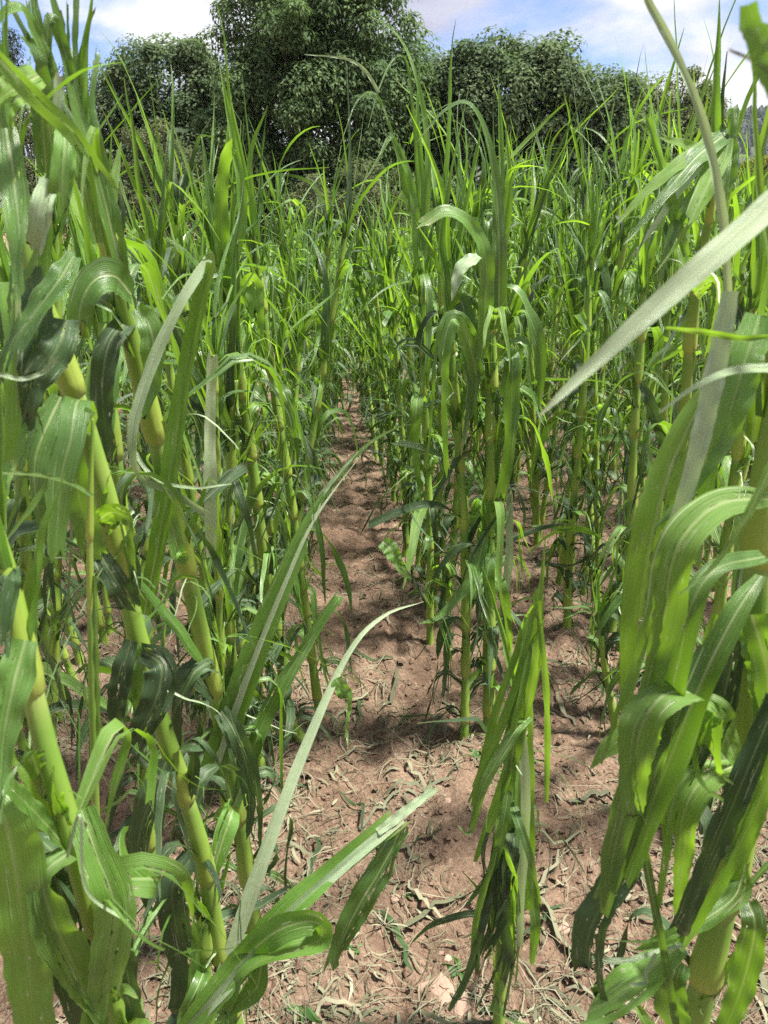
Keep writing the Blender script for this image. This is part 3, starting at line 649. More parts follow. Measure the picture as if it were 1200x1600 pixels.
    p.leaf([(0, 585, .72), (35, 592, .71), (70, 580, .71), (88, 560, .71)], 7, M_PALE, 0, 'rib', name='leaf_shred')
    p.leaf([(0, 738, .70), (60, 742, .70), (110, 755, .70), (145, 775, .70)], 6, M_BRIGHT, 0, 'rib', name='leaf_shred')

    p = Plant('maize stalk left of the path with swollen yellow-green joint and long rolled whorl',
              [(398, 1430, 1.30), (365, 1225, 1.22), (338, 1095, 1.17), (312, 985, 1.13), (284, 850, 1.09), (262, 765, 1.06), (205, 525, 1.01), (155, 320, 0.98), (115, 160, 0.97)], 36, 3, nodes=[0.12, 0.235, 0.345, 0.455, 0.61, 0.76, 0.9])
    for w_, ti, pt in ((34, .02, [(190, 430, .97), (160, 300, .96), (118, 150, .95), (84, -20, .95)]), (26, .3, [(170, 400, .98), (140, 260, .97), (110, 120, .96), (95, -30, .96)]),
                       (30, .15, [(150, 380, .94), (118, 230, .92), (70, 110, .92), (30, -30, .92)]), (18, .6, [(100, 200, .95), (70, 90, .95), (45, -30, .95)])):
        p.leaf(pt, w_, M_LEAF, 0.5, 'torn', tint=ti, fold=.6)
    p.leaf([(105, 190, .94), (76, 100, .92), (45, 28, .90), (22, 12, .88), (-15, 40, .87)], 22, M_LEAF, [0.3, 0.5, 0.8, 0.6], 'torn', tint=.5)
    p.leaf([(120, 150, .95), (95, 62, .93), (78, 30, .92), (76, 110, .92), (88, 140, .92)], 18, M_LEAF, 0.4, 'torn', tint=.3)
    p.leaf([(84, 300, .92), (88, 220, .91), (92, 122, .91)], 22, M_PALE, 0.3, 'torn', tint=.9, label='broken pale midrib with a ragged top', fold=.5)
    p.leaf([(205, 460, .98), (180, 432, .94), (150, 436, .92), (128, 470, .91), (122, 530, .91)], 50, M_LEAF, [0.7, 0.3, 0.0, 0.2], 'torn', tint=.55)
    p.leaf([(200, 500, 1.0), (170, 540, .97), (160, 620, .97), (172, 725, .98)], 40, M_WILT_SHADE, 0.3, 'torn', tint=.4)
    p.leaf([(215, 480, .98), (238, 520, .96), (236, 600, .96), (196, 700, .95)], 42, M_LEAF, [0.2, 0.5, 0.3], 'leaf', tint=.15)
    p.leaf([(225, 960, 1.0), (255, 800, .98), (288, 580, .97), (326, 405, .96)], 30, M_LEAF, [0.2, 0.1, 0.0], 'torn', tint=.62, fold=.3, label='snapped blade standing up with a broken tip')
    p.leaf([(232, 950, .99), (261, 795, .972), (293, 580, .962), (327, 410, .952)], 9, M_BRIGHT, 0.1, 'rib', tint=.9, fold=.4, name='midrib')
    p.leaf([(326, 405, .96), (285, 470, .94), (240, 565, .93), (208, 670, .92), (218, 742, .92), (270, 768, .92), (318, 800, .92)], 19, M_PALE, [0.2, 0.5, 0.3, 0.8, 0.6], 'torn', tint=.2, label='curled silvery strip hanging from the snapped blade', split=-1)
    p.leaf([(200, 690, .93), (240, 745, .92), (300, 762, .92), (362, 756, .93)], 6, M_PALE, 0, 'tip', name='leaf_shred')
    p.leaf([(330, 870, 1.14), (328, 760, 1.12), (328, 650, 1.11), (332, 556, 1.10)], 22, M_PALE, 0.2, 'torn', tint=.15)
    p.leaf([(262, 790, 1.04), (285, 870, 1.03), (300, 780, 1.02)], 26, M_LEAF, 0.5, 'torn', tint=.3)
    p.leaf([(335, 1090, 1.15), (300, 1050, 1.12), (282, 1090, 1.11), (275, 1180, 1.11)], 36, M_WILT_SHADE, 0.3, 'leaf', tint=.5, split=1)
    p.leaf([(330, 1210, 1.18), (385, 1050, 1.17), (440, 915, 1.18), (490, 808, 1.20), (560, 712, 1.23), (618, 668, 1.26), (660, 655, 1.28)], 50, M_LEAF, [0.3, 0.15, 0.0, 0.2, 0.2], 'tip', tint=.72, fold=.3)
    p.leaf([(338, 1195, 1.172), (389, 1050, 1.163), (443, 917, 1.173), (492, 810, 1.193), (562, 713, 1.223)], 11, M_PALE, 0.2, 'tip', tint=.9, fold=.4, name='midrib')
    p.leaf([(490, 812, 1.2), (505, 770, 1.21), (560, 705, 1.22)], 9, M_PALE, 0, 'tip', name='leaf_shred')
    p.leaf([(365, 1260, 1.2), (415, 1120, 1.22), (480, 1000, 1.26), (540, 905, 1.30), (598, 846, 1.33)], 26, M_LEAF, 0.2, 'torn', tint=.8, split=1)
    p.leaf([(598, 846, 1.33), (612, 860, 1.32), (622, 890, 1.31)], 26, M_LEAF, 0.2, 'torn', tint=.3)
    p.leaf([(345, 1110, 1.16), (370, 1150, 1.13), (395, 1240, 1.13), (400, 1330, 1.15)], 40, M_WILT_SHADE, 0.3, 'leaf', tint=.2, split=2)
    p.auto(0.05, 0.42, 12, 'hang', [M_WILT_SHADE, M_WILT_SHADE, M_LEAF], (0.22, 0.45), (0.008, 0.018)).auto(0.5, 0.9, 8, 'hang', None, (0.25, 0.5), (0.010, 0.022)).shreds(14, 0.2, 0.8)

    p = Plant('leaning maize stalk left of the path with its foot bent over the soil',
              [(475, 1140, 1.98), (452, 1120, 1.96), (438, 1010, 1.92), (412, 860, 1.88), (396, 740, 1.85), (378, 610, 1.82), (360, 490, 1.80), (335, 370, 1.79)], 23, 4)
    p.leaf([(352, 450, 1.76), (378, 330, 1.75), (360, 200, 1.74), (342, 95, 1.73)], 20, M_LEAF, 0.3, 'tip', tint=.1, fold=.6)
    p.leaf([(360, 480, 1.77), (350, 350, 1.77), (355, 220, 1.77), (362, 150, 1.77)], 16, M_BRIGHT, 0.4, 'tip', tint=.2, fold=.6)
    p.leaf([(345, 420, 1.78), (330, 330, 1.78), (315, 210, 1.78)], 22, M_LEAF, 0.4, 'tip', tint=.7, fold=.5)
    p.leaf([(350, 440, 1.78), (345, 330, 1.74), (350, 260, 1.72), (362, 225, 1.70)], 24, M_BRIGHT, 0.2, 'torn', tint=.9)
    p.leaf([(338, 400, 1.79), (306, 300, 1.77), (270, 195, 1.76)], 12, M_BRIGHT, 0.3, 'tip', tint=.4)
    p.leaf([(370, 545, 1.78), (345, 530, 1.74), (340, 590, 1.72), (362, 668, 1.72)], 30, M_LEAF, 0.2, 'torn', tint=.3)
    p.leaf([(372, 470, 1.77), (395, 440, 1.74), (402, 500, 1.72), (398, 570, 1.72)], 30, M_BRIGHT, 0.4, 'torn', tint=.1)
    p.leaf([(330, 470, 1.82), (250, 545, 1.80), (150, 600, 1.8)], 9, M_LEAF, 0.2, 'tip', tint=.6)
    p.auto(0.12, 0.95, 16, None, None, (0.25, 0.5), (0.010, 0.021)).auto(0.6, 1.0, 6, 'spear', [M_LEAF, M_BRIGHT], (0.2, 0.4), (0.006, 0.013)).auto(0.05, 0.4, 8, 'hang', [M_WILT_SHADE], (0.2, 0.35), (0.012, 0.02)).shreds(8)

    p = Plant('maize stalk beside the leaning one, with hanging dark blades',
              [(500, 1105, 2.08), (478, 960, 2.06), (455, 780, 2.04), (430, 620, 2.02), (412, 490, 2.01), (396, 350, 2.0)], 18, 5)
    p.auto(0.1, 0.95, 17, None, None, (0.25, 0.5), (0.010, 0.021)).auto(0.7, 1.0, 8, 'spear', [M_LEAF, M_BRIGHT], (0.3, 0.55), (0.008, 0.016)).shreds(6)
    p.leaf([(398, 380, 2.0), (390, 250, 1.98), (418, 165, 1.97)], 14, M_LEAF, 0.3, 'tip', tint=.2, fold=.5)

    p = Plant('slender standing maize midrib near the left edge, light green and snapped at the top',
              [(150, 1290, 0.80), (143, 1050, 0.78), (140, 850, 0.77), (145, 655, 0.77)], 17, 6, nodes=[0.9], tip_r=0.004, sheath=False)
    p.leaf([(146, 642, .76), (110, 705, .75), (60, 780, .74), (5, 850, .73)], 20, M_BRIGHT, [0.9, 0.7, 0.3], 'tip', tint=.6, fold=.5)
    p.leaf([(148, 900, .77), (152, 1050, .765), (156, 1180, .77)], 14, M_LEAF, 0.8, 'torn', tint=.4)
    p.leaf([(40, 970, .80), (52, 905, .78), (80, 872, .77), (116, 872, .77)], 18, M_LEAF, [0.2, 0.5, 0.3], 'tip', tint=.6)

    p = Plant('low broken maize shoot at bottom left, white-ribbed leaf over the path',
              [(330, 1640, 1.0), (318, 1540, 0.98), (322, 1440, 0.97)], 34, 7, nodes=[0.5, 0.8])
    p.leaf([(285, 1615, .86), (350, 1535, .87), (440, 1430, .89), (530, 1350, .92), (625, 1275, .95)], 44, M_LEAF, [0.25, 0.1, 0.0], 'torn', tint=.66, fold=.3, split=-1)
    p.leaf([(300, 1602, .862), (356, 1540, .866), (446, 1437, .886), (535, 1355, .915), (628, 1278, .945)], 17, M_PALE, [0.25, 0.1, 0.0], 'rib', tint=.97, fold=.5, name='midrib')
    p.leaf([(590, 1300, .935), (640, 1262, .95), (682, 1230, .97)], 16, M_PALE, 0.1, 'torn', tint=.98, label='bare white midrib tip')
    p.leaf([(632, 1285, .95), (600, 1350, .93), (555, 1425, .92), (520, 1490, .92), (500, 1548, .92)], 42, M_LEAF, [0.8, 0.2, 0.0, 0.2], 'torn', tint=.5, fold=.12)
    p.leaf([(380, 1495, .88), (440, 1450, .86), (495, 1440, .85), (500, 1470, .85), (440, 1490, .85), (380, 1520, .86), (345, 1580, .87)], 46, M_LEAF, [0.6, 0.4, 0.8, 1.2, 0.6, 0.3], 'torn', tint=.3)
    p.leaf([(410, 1500, .87), (400, 1545, .86), (360, 1580, .86), (335, 1600, .86)], 34, M_LEAF, 0.4, 'leaf', tint=.2)
    p.leaf([(340, 1545, .98), (415, 1330, 1.02), (480, 1160, 1.08), (545, 1020, 1.14), (600, 962, 1.18), (662, 940, 1.22)], 26, M_PALE, [0.35, 0.1, 0.1, 0.3], 'tip', tint=.3)
    p.leaf([(525, 1060, 1.12), (540, 1090, 1.11), (525, 1130, 1.10)], 26, M_LEAF, 0.3, 'torn', tint=.4)
    p.leaf([(290, 1630, .95), (298, 1520, .94), (295, 1415, .94)], 30, M_LEAF, 0.4, 'torn', tint=.25)
    p.auto(0.3, 0.9, 5, 'hang', [M_WILT_SHADE, M_LEAF], (0.2, 0.35), (0.012, 0.02)).shreds(4)

    # ---- right row
    p = Plant('small maize plant in the lower middle with bright upright tip and dark shredded skirt',
              [(782, 1578, 1.05), (783, 1480, 1.04), (790, 1330, 1.03), (800, 1200, 1.02), (815, 1080, 1.01)], 24, 8, nodes=[0.13, 0.36, 0.6, 0.85])
    p.leaf([(820, 1420, .98), (818, 1200, .98), (822, 1050, .97), (838, 915, .97)], 34, M_BRIGHT, 0.3, 'torn', tint=.35, fold=.4)
    p.leaf([(800, 1200, .97), (828, 1060, .96), (845, 920, .96), (852, 840, .96)], 20, M_BRIGHT, 0.2, 'tip', tint=.8)
    p.leaf([(790, 1250, .97), (810, 1110, .96), (822, 985, .95), (826, 930, .95), (838, 915, .955)], 26, M_BRIGHT, 0.3, 'torn', tint=.95)
    p.leaf([(740, 1260, .98), (775, 1110, .97), (800, 1040, .96), (818, 980, .96)], 14, M_BRIGHT, 0.2, 'torn', tint=.7)
    p.leaf([(828, 1120, .96), (800, 1150, .94), (755, 1230, .93), (735, 1300, .93), (715, 1290, .93)], 18, M_LEAF, 0.2, 'leaf', tint=.7)
    p.leaf([(815, 1130, .97), (822, 1250, .96), (815, 1400, .97), (812, 1480, .98)], 16, M_PALE, 0.2, 'torn', tint=.5)
    for k in range(9):
        r_ = p.rs; y0 = r_.uniform(930, 1120); x0 = 842 - (y0 - 915) * 0.16 + r_.uniform(-8, 8); y1 = y0 + r_.uniform(170, 330); x1 = x0 - (y1 - y0) * r_.uniform(-0.05, 0.42); dd = r_.uniform(.94, .99)
        p.leaf([(x1, y1, dd), (x0 * .5 + x1 * .5 + r_.uniform(-6, 14), y0 * .5 + y1 * .5, dd - .01), (x0, y0, dd)], r_.uniform(8, 17), M_BRIGHT if r_.random() < .85 else M_LEAF, [r_.uniform(-.9, .9), r_.uniform(-.9, .9), r_.uniform(-.5, .5)], 'both', rip=.2)
    for k in range(30):
        r_ = p.rs; ys = r_.uniform(1120, 1330); x0 = 812 - (ys - 1120) * 0.10 + r_.uniform(-22, 18); y1 = min(1580, ys + r_.uniform(120, 300)); x1 = x0 + r_.uniform(-85, 12) * (y1 - ys) / 250; ym = (ys + y1) / 2; dd = r_.uniform(.955, 1.04)
        m_ = M_WILT_SHADE if ys > 1240 and r_.random() < .7 else (M_BRIGHT if r_.random() < .55 else M_LEAF)
        p.leaf([(x0, ys, 1.0), (x0 * .7 + x1 * .3 + r_.uniform(-14, 8), ys * .6 + y1 * .4, dd), (x0 * .35 + x1 * .65 + r_.uniform(-14, 14), ys * .25 + y1 * .75, dd + r_.uniform(-.02, .02)), (x1 + r_.uniform(-8, 8), y1, dd + .01)], r_.uniform(6, 20), m_, [r_.uniform(-1.1, 1.1) for _ in range(4)], 'both' if r_.random() < .6 else 'torn', split=int(r_.integers(0, 3)), rip=.2)
    p.shreds(10, 0.2, 0.9, (0.06, 0.2))

    p = Plant('tall maize plant right of the path, one blade arching over at its top',
              [(765, 1135, 1.99), (764, 960, 1.97), (766, 780, 1.95), (768, 600, 1.94), (766, 470, 1.93), (772, 380, 1.92)], 25, 9)
    p.leaf([(780, 490, 1.88), (778, 330, 1.86), (760, 215, 1.84), (732, 160, 1.82), (695, 168, 1.80), (650, 212, 1.79)], 26, M_LEAF, [0.3, 0.3, 0.5, 0.6, 0.4], 'tip', tint=.5)
    p.leaf([(770, 450, 1.90), (782, 280, 1.88), (778, 110, 1.87)], 18, M_LEAF, 0.4, 'tip', tint=.3, fold=.6)
    p.leaf([(776, 440, 1.91), (795, 300, 1.90), (790, 190, 1.90)], 18, M_BRIGHT, 0.4, 'tip', tint=.3, fold=.5)
    p.leaf([(752, 560, 1.88), (760, 420, 1.85), (742, 360, 1.83), (700, 330, 1.80), (660, 350, 1.79)], 26, M_LEAF, [0.3, 0.2, 0.6, 0.6], 'torn', tint=.7)
    p.leaf([(748, 400, 1.82), (720, 420, 1.80), (706, 470, 1.79)], 22, M_PALE, 0.4, 'leaf', tint=.2)
    p.leaf([(745, 590, 1.90), (728, 520, 1.86), (706, 500, 1.84), (690, 570, 1.83), (680, 720, 1.84)], 30, M_LEAF, 0.3, 'torn', tint=.25)
    p.leaf([(790, 620, 1.88), (800, 560, 1.85), (795, 700, 1.83), (780, 780, 1.84)], 26, M_LEAF, 0.3, 'torn', tint=.55)
    p.leaf([(760, 830, 1.92), (740, 900, 1.88), (690, 960, 1.85), (655, 975, 1.84)], 20, M_LEAF, 0.3, 'leaf', tint=.2)
    p.leaf([(785, 960, 1.93), (795, 870, 1.9), (796, 770, 1.88)], 14, M_PALE, 0.2, 'torn', tint=.2)
    p.auto(0.35, 0.95, 22, 'hang', [M_LEAF, M_LEAF, M_BRIGHT, M_WILT_SHADE], (0.22, 0.45), (0.010, 0.024)).auto(0.4, 1.0, 16, 'spear', [M_LEAF, M_BRIGHT], (0.2, 0.5), (0.008, 0.016)).auto(0.12, 0.45, 8, 'hang', [M_WILT_SHADE, M_LEAF], (0.2, 0.35), (0.012, 0.02)).shreds(8)

    p = Plant('maize plant just left of the tall one, its lower blades hanging to the soil',
              [(726, 1155, 1.95), (728, 1000, 1.96), (726, 850, 1.97), (716, 680, 1.98), (705, 540, 1.99), (700, 420, 2.0)], 18, 10)
    p.leaf([(705, 520, 1.97), (690, 380, 1.96), (705, 260, 1.95)], 18, M_LEAF, 0.4, 'tip', tint=.2, fold=.5)
    p.leaf([(704, 530, 1.96), (720, 470, 1.93), (740, 580, 1.9), (735, 690, 1.9)], 28, M_LEAF, 0.3, 'torn', tint=.1)
    p.auto(0.2, 0.95, 17, None, None, (0.25, 0.5), (0.010, 0.022)).auto(0.05, 0.4, 9, 'hang', [M_WILT_SHADE], (0.2, 0.36), (0.012, 0.02)).auto(0.9, 1.0, 3, 'spear', [M_LEAF, M_BRIGHT], (0.3, 0.5), (0.008, 0.016)).shreds(6)

    p = Plant('maize plant right of the path whose tall thin spears stand against the trees',
              [(672, 1000, 2.56), (672, 860, 2.56), (668, 720, 2.56), (662, 600, 2.56), (660, 470, 2.56), (658, 360, 2.56)], 15, 12)
    p.leaf([(660, 400, 2.5), (656, 260, 2.5), (652, 180, 2.5), (656, 95, 2.5)], 16, M_LEAF, 0.3, 'tip', tint=.3, fold=.5)
    p.leaf([(662, 390, 2.5), (668, 240, 2.46), (655, 140, 2.44), (625, 60, 2.42), (570, 18, 2.4)], 13, M_LEAF, 0.4, 'tip', tint=.6)
    p.leaf([(655, 330, 2.5), (648, 210, 2.46), (636, 100, 2.44), (615, 92, 2.42), (592, 140, 2.40), (575, 200, 2.39)], 6, M_LEAF, 0.2, 'tip', tint=.7)
    p.leaf([(592, 145, 2.40), (570, 110, 2.38), (540, 92, 2.36), (475, 85, 2.35)], 5, M_PALE, 0.2, 'tip', tint=.3)
    p.leaf([(640, 330, 2.5), (622, 240, 2.46), (610, 215, 2.44), (590, 250, 2.42), (565, 290, 2.40)], 12, M_LEAF, 0.3, 'tip', tint=.5)
    p.leaf([(615, 215, 2.44), (590, 150, 2.42), (560, 155, 2.41), (532, 225, 2.4)], 4, M_LEAF, 0.2, 'tip', tint=.6)
    p.leaf([(652, 420, 2.5), (645, 300, 2.48), (620, 225, 2.46)], 14, M_LEAF, 0.3, 'torn', tint=.2)
    p.auto(0.2, 0.95, 18, None, [M_LEAF, M_LEAF, M_BRIGHT], (0.25, 0.55), (0.010, 0.022)).auto(0.5, 1.0, 8, 'spear', [M_LEAF, M_BRIGHT], (0.2, 0.5), (0.007, 0.014)).auto(0.05, 0.4, 9, 'hang', [M_WILT_SHADE], (0.2, 0.36), (0.012, 0.02)).shreds(6)

    p = Plant('thick maize plant in the lower right corner with broad glossy leaves and yellow joints',
              [(1082, 1610, 0.66), (1115, 1470, 0.65), (1150, 1330, 0.64), (1168, 1200, 0.63), (1172, 1080, 0.63), (1185, 900, 0.63), (1205, 700, 0.64), (1235, 470, 0.65)], 62, 13, nodes=[0.20, 0.31, 0.43, 0.54, 0.68, 0.84])
    p.leaf([(1205, 780, .60), (1130, 785, .57), (1075, 830, .555), (1048, 890, .55), (1042, 960, .55), (1020, 1060, .555), (985, 1180, .56)], 62, M_BRIGHT, [0.5, 0.2, 0.1, 0.2, 0.5], 'both', tint=.45, fold=.15)
    p.leaf([(1110, 600, .66), (1055, 715, .64), (1015, 850, .63), (990, 980, .63), (972, 1085, .63)], 62, M_BRIGHT, [0.2, 0.1, 0.2], 'both', tint=.12, fold=.12)
    p.leaf([(1142, 455, .62), (1118, 580, .61), (1086, 720, .60), (1045, 855, .60)], 34, M_PALE, [0.3, 0.1, 0.1], 'torn', tint=.05, fold=.12, label='pale torn strip folded over at the top')
    p.leaf([(1188, 492, .64), (1160, 580, .62), (1125, 700, .615), (1085, 842, .615)], 56, M_LEAF, [0.2, 0.1, 0.1], 'torn', tint=.62, fold=.1)
    p.leaf([(1188, 492, .64), (1200, 560, .65), (1180, 660, .66), (1165, 770, .66)], 62, M_BRIGHT, 0.2, 'torn', tint=.25)
    p.leaf([(1195, 870, .58), (1120, 890, .56), (1080, 950, .55), (1060, 1040, .55), (1030, 1160, .56), (960, 1400, .58)], 44, M_LEAF, [0.7, 0.3, 0.1, 0.3], 'leaf', tint=.8)
    p.leaf([(1190, 900, .60), (1150, 960, .58), (1100, 1060, .57), (1050, 1180, .57), (1000, 1300, .58), (965, 1390, .59)], 56, M_LEAF, [0.5, 0.3, 0.5], 'both', tint=.3)
    p.leaf([(1080, 1082, .56), (1040, 1085, .54), (1005, 1130, .535), (990, 1200, .535), (985, 1262, .54)], 66, M_BRIGHT, [0.9, 0.3, 0.1, 0.0], 'torn', tint=.2, fold=.12)
    p.leaf([(1100, 1010, .57), (1060, 1100, .56), (1000, 1200, .56), (960, 1330, .57), (945, 1430, .58)], 40, M_LEAF, [0.3, 0.1, 0.3], 'both', tint=.55)
    p.leaf([(1165, 1195, .61), (1105, 1215, .585), (1070, 1270, .575), (1060, 1350, .575), (1050, 1440, .58)], 56, M_BRIGHT, [0.8, 0.3, 0.1, 0.2], 'leaf', tint=.3)
    p.leaf([(1165, 1350, .61), (1150, 1400, .585), (1100, 1440, .575), (1055, 1475, .575), (1020, 1500, .58)], 48, M_LEAF, [1.0, 0.5, 0.3], 'leaf', tint=.85)
    p.leaf([(1060, 1480, .60), (990, 1535, .585), (930, 1575, .58), (850, 1595, .58), (765, 1580, .585)], 58, M_LEAF, [0.4, 0.2, 0.1, 0.4], 'leaf', tint=.4, fold=.12)
    p.leaf([(990, 1350, .60), (950, 1400, .59), (918, 1470, .59), (920, 1565, .60)], 54, M_WILT_SHADE, [0.5, 0.1, 0.1], 'torn', tint=.75)
    p.leaf([(1215, 1090, .58), (1165, 1210, .565), (1110, 1340, .56), (1060, 1460, .56)], 40, M_WILT_SHADE, [0.3, 0.2], 'torn', tint=.9)
    p.leaf([(1215, 1160, .57), (1180, 1270, .56), (1120, 1390, .555), (1080, 1470, .555)], 34, M_LEAF, [0.5, 0.3], 'torn', tint=.05, split=1)
    p.leaf([(1170, 1410, .62), (1180, 1450, .60), (1160, 1540, .60), (1120, 1640, .61)], 44, M_LEAF, 0.3, 'torn', tint=.1)
    p.leaf([(1060, 1500, .60), (1050, 1550, .59), (1060, 1640, .60)], 56, M_LEAF, 0.3, 'torn', tint=.05)
    p.leaf([(1000, 1290, .58), (1020, 1400, .575), (1040, 1500, .575), (1060, 1620, .58)], 13, M_LEAF, 0.2, 'rib', tint=.6)
    p.leaf([(908, 1486, .60), (945, 1500, .59), (990, 1498, .585), (1040, 1482, .585), (1080, 1478, .585)], 9, M_PALE, 0.3, 'tip', name='leaf_shred')
    p.leaf([(1025, 1490, .575), (1010, 1520, .575), (1008, 1535, .575), (985, 1540, .575)], 6, M_PALE, 0.3, 'rib', name='leaf_shred')
    p.leaf([(1150, 1190, .61), (1125, 1130, .58), (1105, 1110, .57), (1110, 1180, .57), (1140, 1195, .58)], 52, M_BRIGHT, 0.5, 'both', tint=.6)
    p.leaf([(1200, 1190, .62), (1190, 1280, .60), (1215, 1340, .59)], 60, M_BRIGHT, 0.3, 'torn', tint=.4)
    p.leaf([(985, 1150, .60), (950, 1170, .585), (922, 1202, .58)], 40, M_BRIGHT, 0.3, 'tip', tint=.7)
    p.leaf([(1000, 1000, .66), (985, 1060, .655), (978, 1120, .655), (975, 1200, .66)], 9, M_PALE, 0.2, 'torn', tint=.4)
    p.leaf([(1120, 960, .60), (1085, 1080, .59), (1040, 1200, .59), (1005, 1290, .6)], 30, M_BRIGHT, [0.5, 0.2], 'both', tint=.3)
    p.leaf([(1150, 1000, .61), (1130, 1090, .60), (1090, 1190, .60), (1050, 1260, .60)], 50, M_WILT_SHADE, 0.3, 'torn', tint=.9)
    p.leaf([(1175, 960, .60), (1200, 1060, .59), (1190, 1180, .59)], 60, M_LEAF, 0.3, 'torn', tint=.0)
    p.leaf([(1210, 720, .50), (1160, 820, .49), (1110, 890, .49), (1060, 930, .49)], 13, M_BRIGHT, 0.3, 'tip', tint=.7)
    p.leaf([(1215, 575, .50), (1150, 578, .49), (1090, 602, .48), (1030, 645, .48)], 13, M_PALE, 0.3, 'tip', tint=.4)
    p.leaf([(1040, 512, .60), (1100, 518, .60), (1160, 528, .60), (1210, 524, .60)], 9, M_BRIGHT, 0.6, 'both', tint=.5)
    p.shreds(6, 0.4, 0.9, (0.05, 0.15))

    p = Plant('nearest maize stalk at the right edge, holding a long pale blade across the picture',
              [(1330, 1000, 0.47), (1320, 700, 0.47), (1290, 400, 0.47), (1262, 200, 0.47)], 50, 14)
    p.leaf([(1280, 245, .46), (1200, 325, .45), (1080, 430, .44), (950, 548, .44), (842, 650, .44)], 40, M_PALE, [0.3, 0.15, 0.1, 0.1], 'leaf', tint=.12, fold=.18, label='long silvery blade crossing the right half', split=-1)
    p.leaf([(1262, 190, .43), (1215, 110, .42), (1180, 50, .42), (1135, -30, .42)], 62, M_LEAF, 0.2, 'torn', tint=.5)
    p.leaf([(1262, 200, .43), (1200, 110, .42), (1170, 92, .42), (1138, 78, .42)], 12, M_LITTER, 0.4, 'tip', tint=.3)

    p = Plant('maize plant near the right edge bent over, its bundled leaves drooping to the left',
              [(1020, 1085, 2.05), (1040, 900, 1.6), (1065, 680, 1.42), (1085, 470, 1.34), (1110, 330, 1.30), (1122, 240, 1.29)], 22, 15)
    p.leaf([(1138, 470, .80), (1128, 340, .78), (1100, 200, .77), (1060, 95, .76), (1005, -10, .76)], 16, M_PALE, 0.3, 'torn', tint=.7, fold=.5)
    p.leaf([(1118, 250, 1.28), (1118, 150, 1.27), (1122, 60, 1.27), (1124, -5, 1.27)], 16, M_LEAF, 0.3, 'tip', tint=.2, fold=.6)
    p.leaf([(1125, 240, 1.28), (1128, 160, 1.28), (1136, 80, 1.28)], 8, M_WILT_SHADE, 0.3, 'tip', tint=.8)
    for pt, w_, m_, ti in (([(1140, 205, 1.27), (1085, 250, 1.2), (1035, 310, 1.16), (985, 385, 1.14)], 36, M_LEAF, .0), ([(1130, 215, 1.26), (1070, 250, 1.2), (1010, 300, 1.17), (960, 355, 1.15)], 24, M_BRIGHT, .5),
                           ([(1138, 210, 1.26), (1110, 280, 1.2), (1070, 350, 1.17), (1035, 410, 1.15)], 36, M_BRIGHT, .1), ([(1140, 200, 1.26), (1142, 260, 1.22), (1130, 330, 1.2), (1120, 390, 1.2)], 26, M_LEAF, .7),
                           ([(1130, 230, 1.27), (1095, 300, 1.23), (1060, 340, 1.2), (1010, 440, 1.18)], 30, M_LEAF, .3), ([(1135, 210, 1.26), (1060, 300, 1.21), (990, 400, 1.18)], 14, M_PALE, .1),
                           ([(1140, 190, 1.28), (1146, 170, 1.26), (1140, 260, 1.24), (1136, 340, 1.24)], 16, M_LEAF, .6), ([(1120, 260, 1.28), (1080, 230, 1.25), (1030, 215, 1.23)], 20, M_BRIGHT, .1)):
        p.leaf(pt, w_, m_, 0.3, 'leaf', tint=ti)
    p.leaf([(1072, 400, 1.2), (1048, 310, 1.2), (1028, 240, 1.2), (1008, 178, 1.2)], 15, M_LEAF, 0.3, 'torn', tint=.3, fold=.6)
    p.leaf([(1085, 460, 1.32), (1110, 440, 1.29), (1120, 455, 1.28), (1112, 510, 1.28)], 28, M_BRIGHT, 0.3, 'torn', tint=.3)
    p.leaf([(1000, 600, 1.5), (1010, 615, 1.46), (1028, 660, 1.45), (1040, 710, 1.46)], 18, M_WILT_SHADE, 0.3, 'both', tint=.7)
    p.auto(0.15, 0.75, 7, 'hang', None, (0.25, 0.45), (0.013, 0.024)).shreds(6)

    for lab, ln, w_, sd_ in (('maize plant right of the path with its foot bare above the litter', [(886, 985, 2.6), (890, 860, 2.6), (902, 720, 2.6), (915, 560, 2.6), (922, 400, 2.6)], 15, 21),
                             ('maize plant with pale lower stalk just behind the lower right corner plant', [(985, 1100, 2.08), (983, 960, 2.08), (986, 830, 2.08), (990, 690, 2.08), (1002, 520, 2.08), (1008, 400, 2.08)], 18, 22),
                             ('low broken maize plant leaning over the soil right of the bright-tipped plant', [(968, 1130, 1.98), (945, 1040, 1.98), (935, 955, 1.98)], 14, 23),
                             ('maize plant half hidden behind the corner plant near the right edge', [(1085, 1230, 1.6), (1110, 1050, 1.55), (1140, 820, 1.5), (1165, 600, 1.48), (1180, 430, 1.47)], 24, 24)):
        p = Plant(lab, ln, w_, sd_)
        if sd_ == 23:
            p.auto(0.3, 1.0, 7, 'hang', [M_WILT_SHADE, M_WILT_SHADE, M_LEAF], (0.2, 0.32), (0.012, 0.02)).shreds(5)
        else:
            p.auto(0.15, 0.98, 18, None, None, (0.25, 0.5), (0.010, 0.022)).auto(0.05, 0.4, 8, 'hang', [M_WILT_SHADE], (0.2, 0.36), (0.012, 0.02)).auto(0.92, 1.0, 4, 'spear', [M_LEAF, M_BRIGHT], (0.3, 0.6), (0.008, 0.018)).shreds(6)
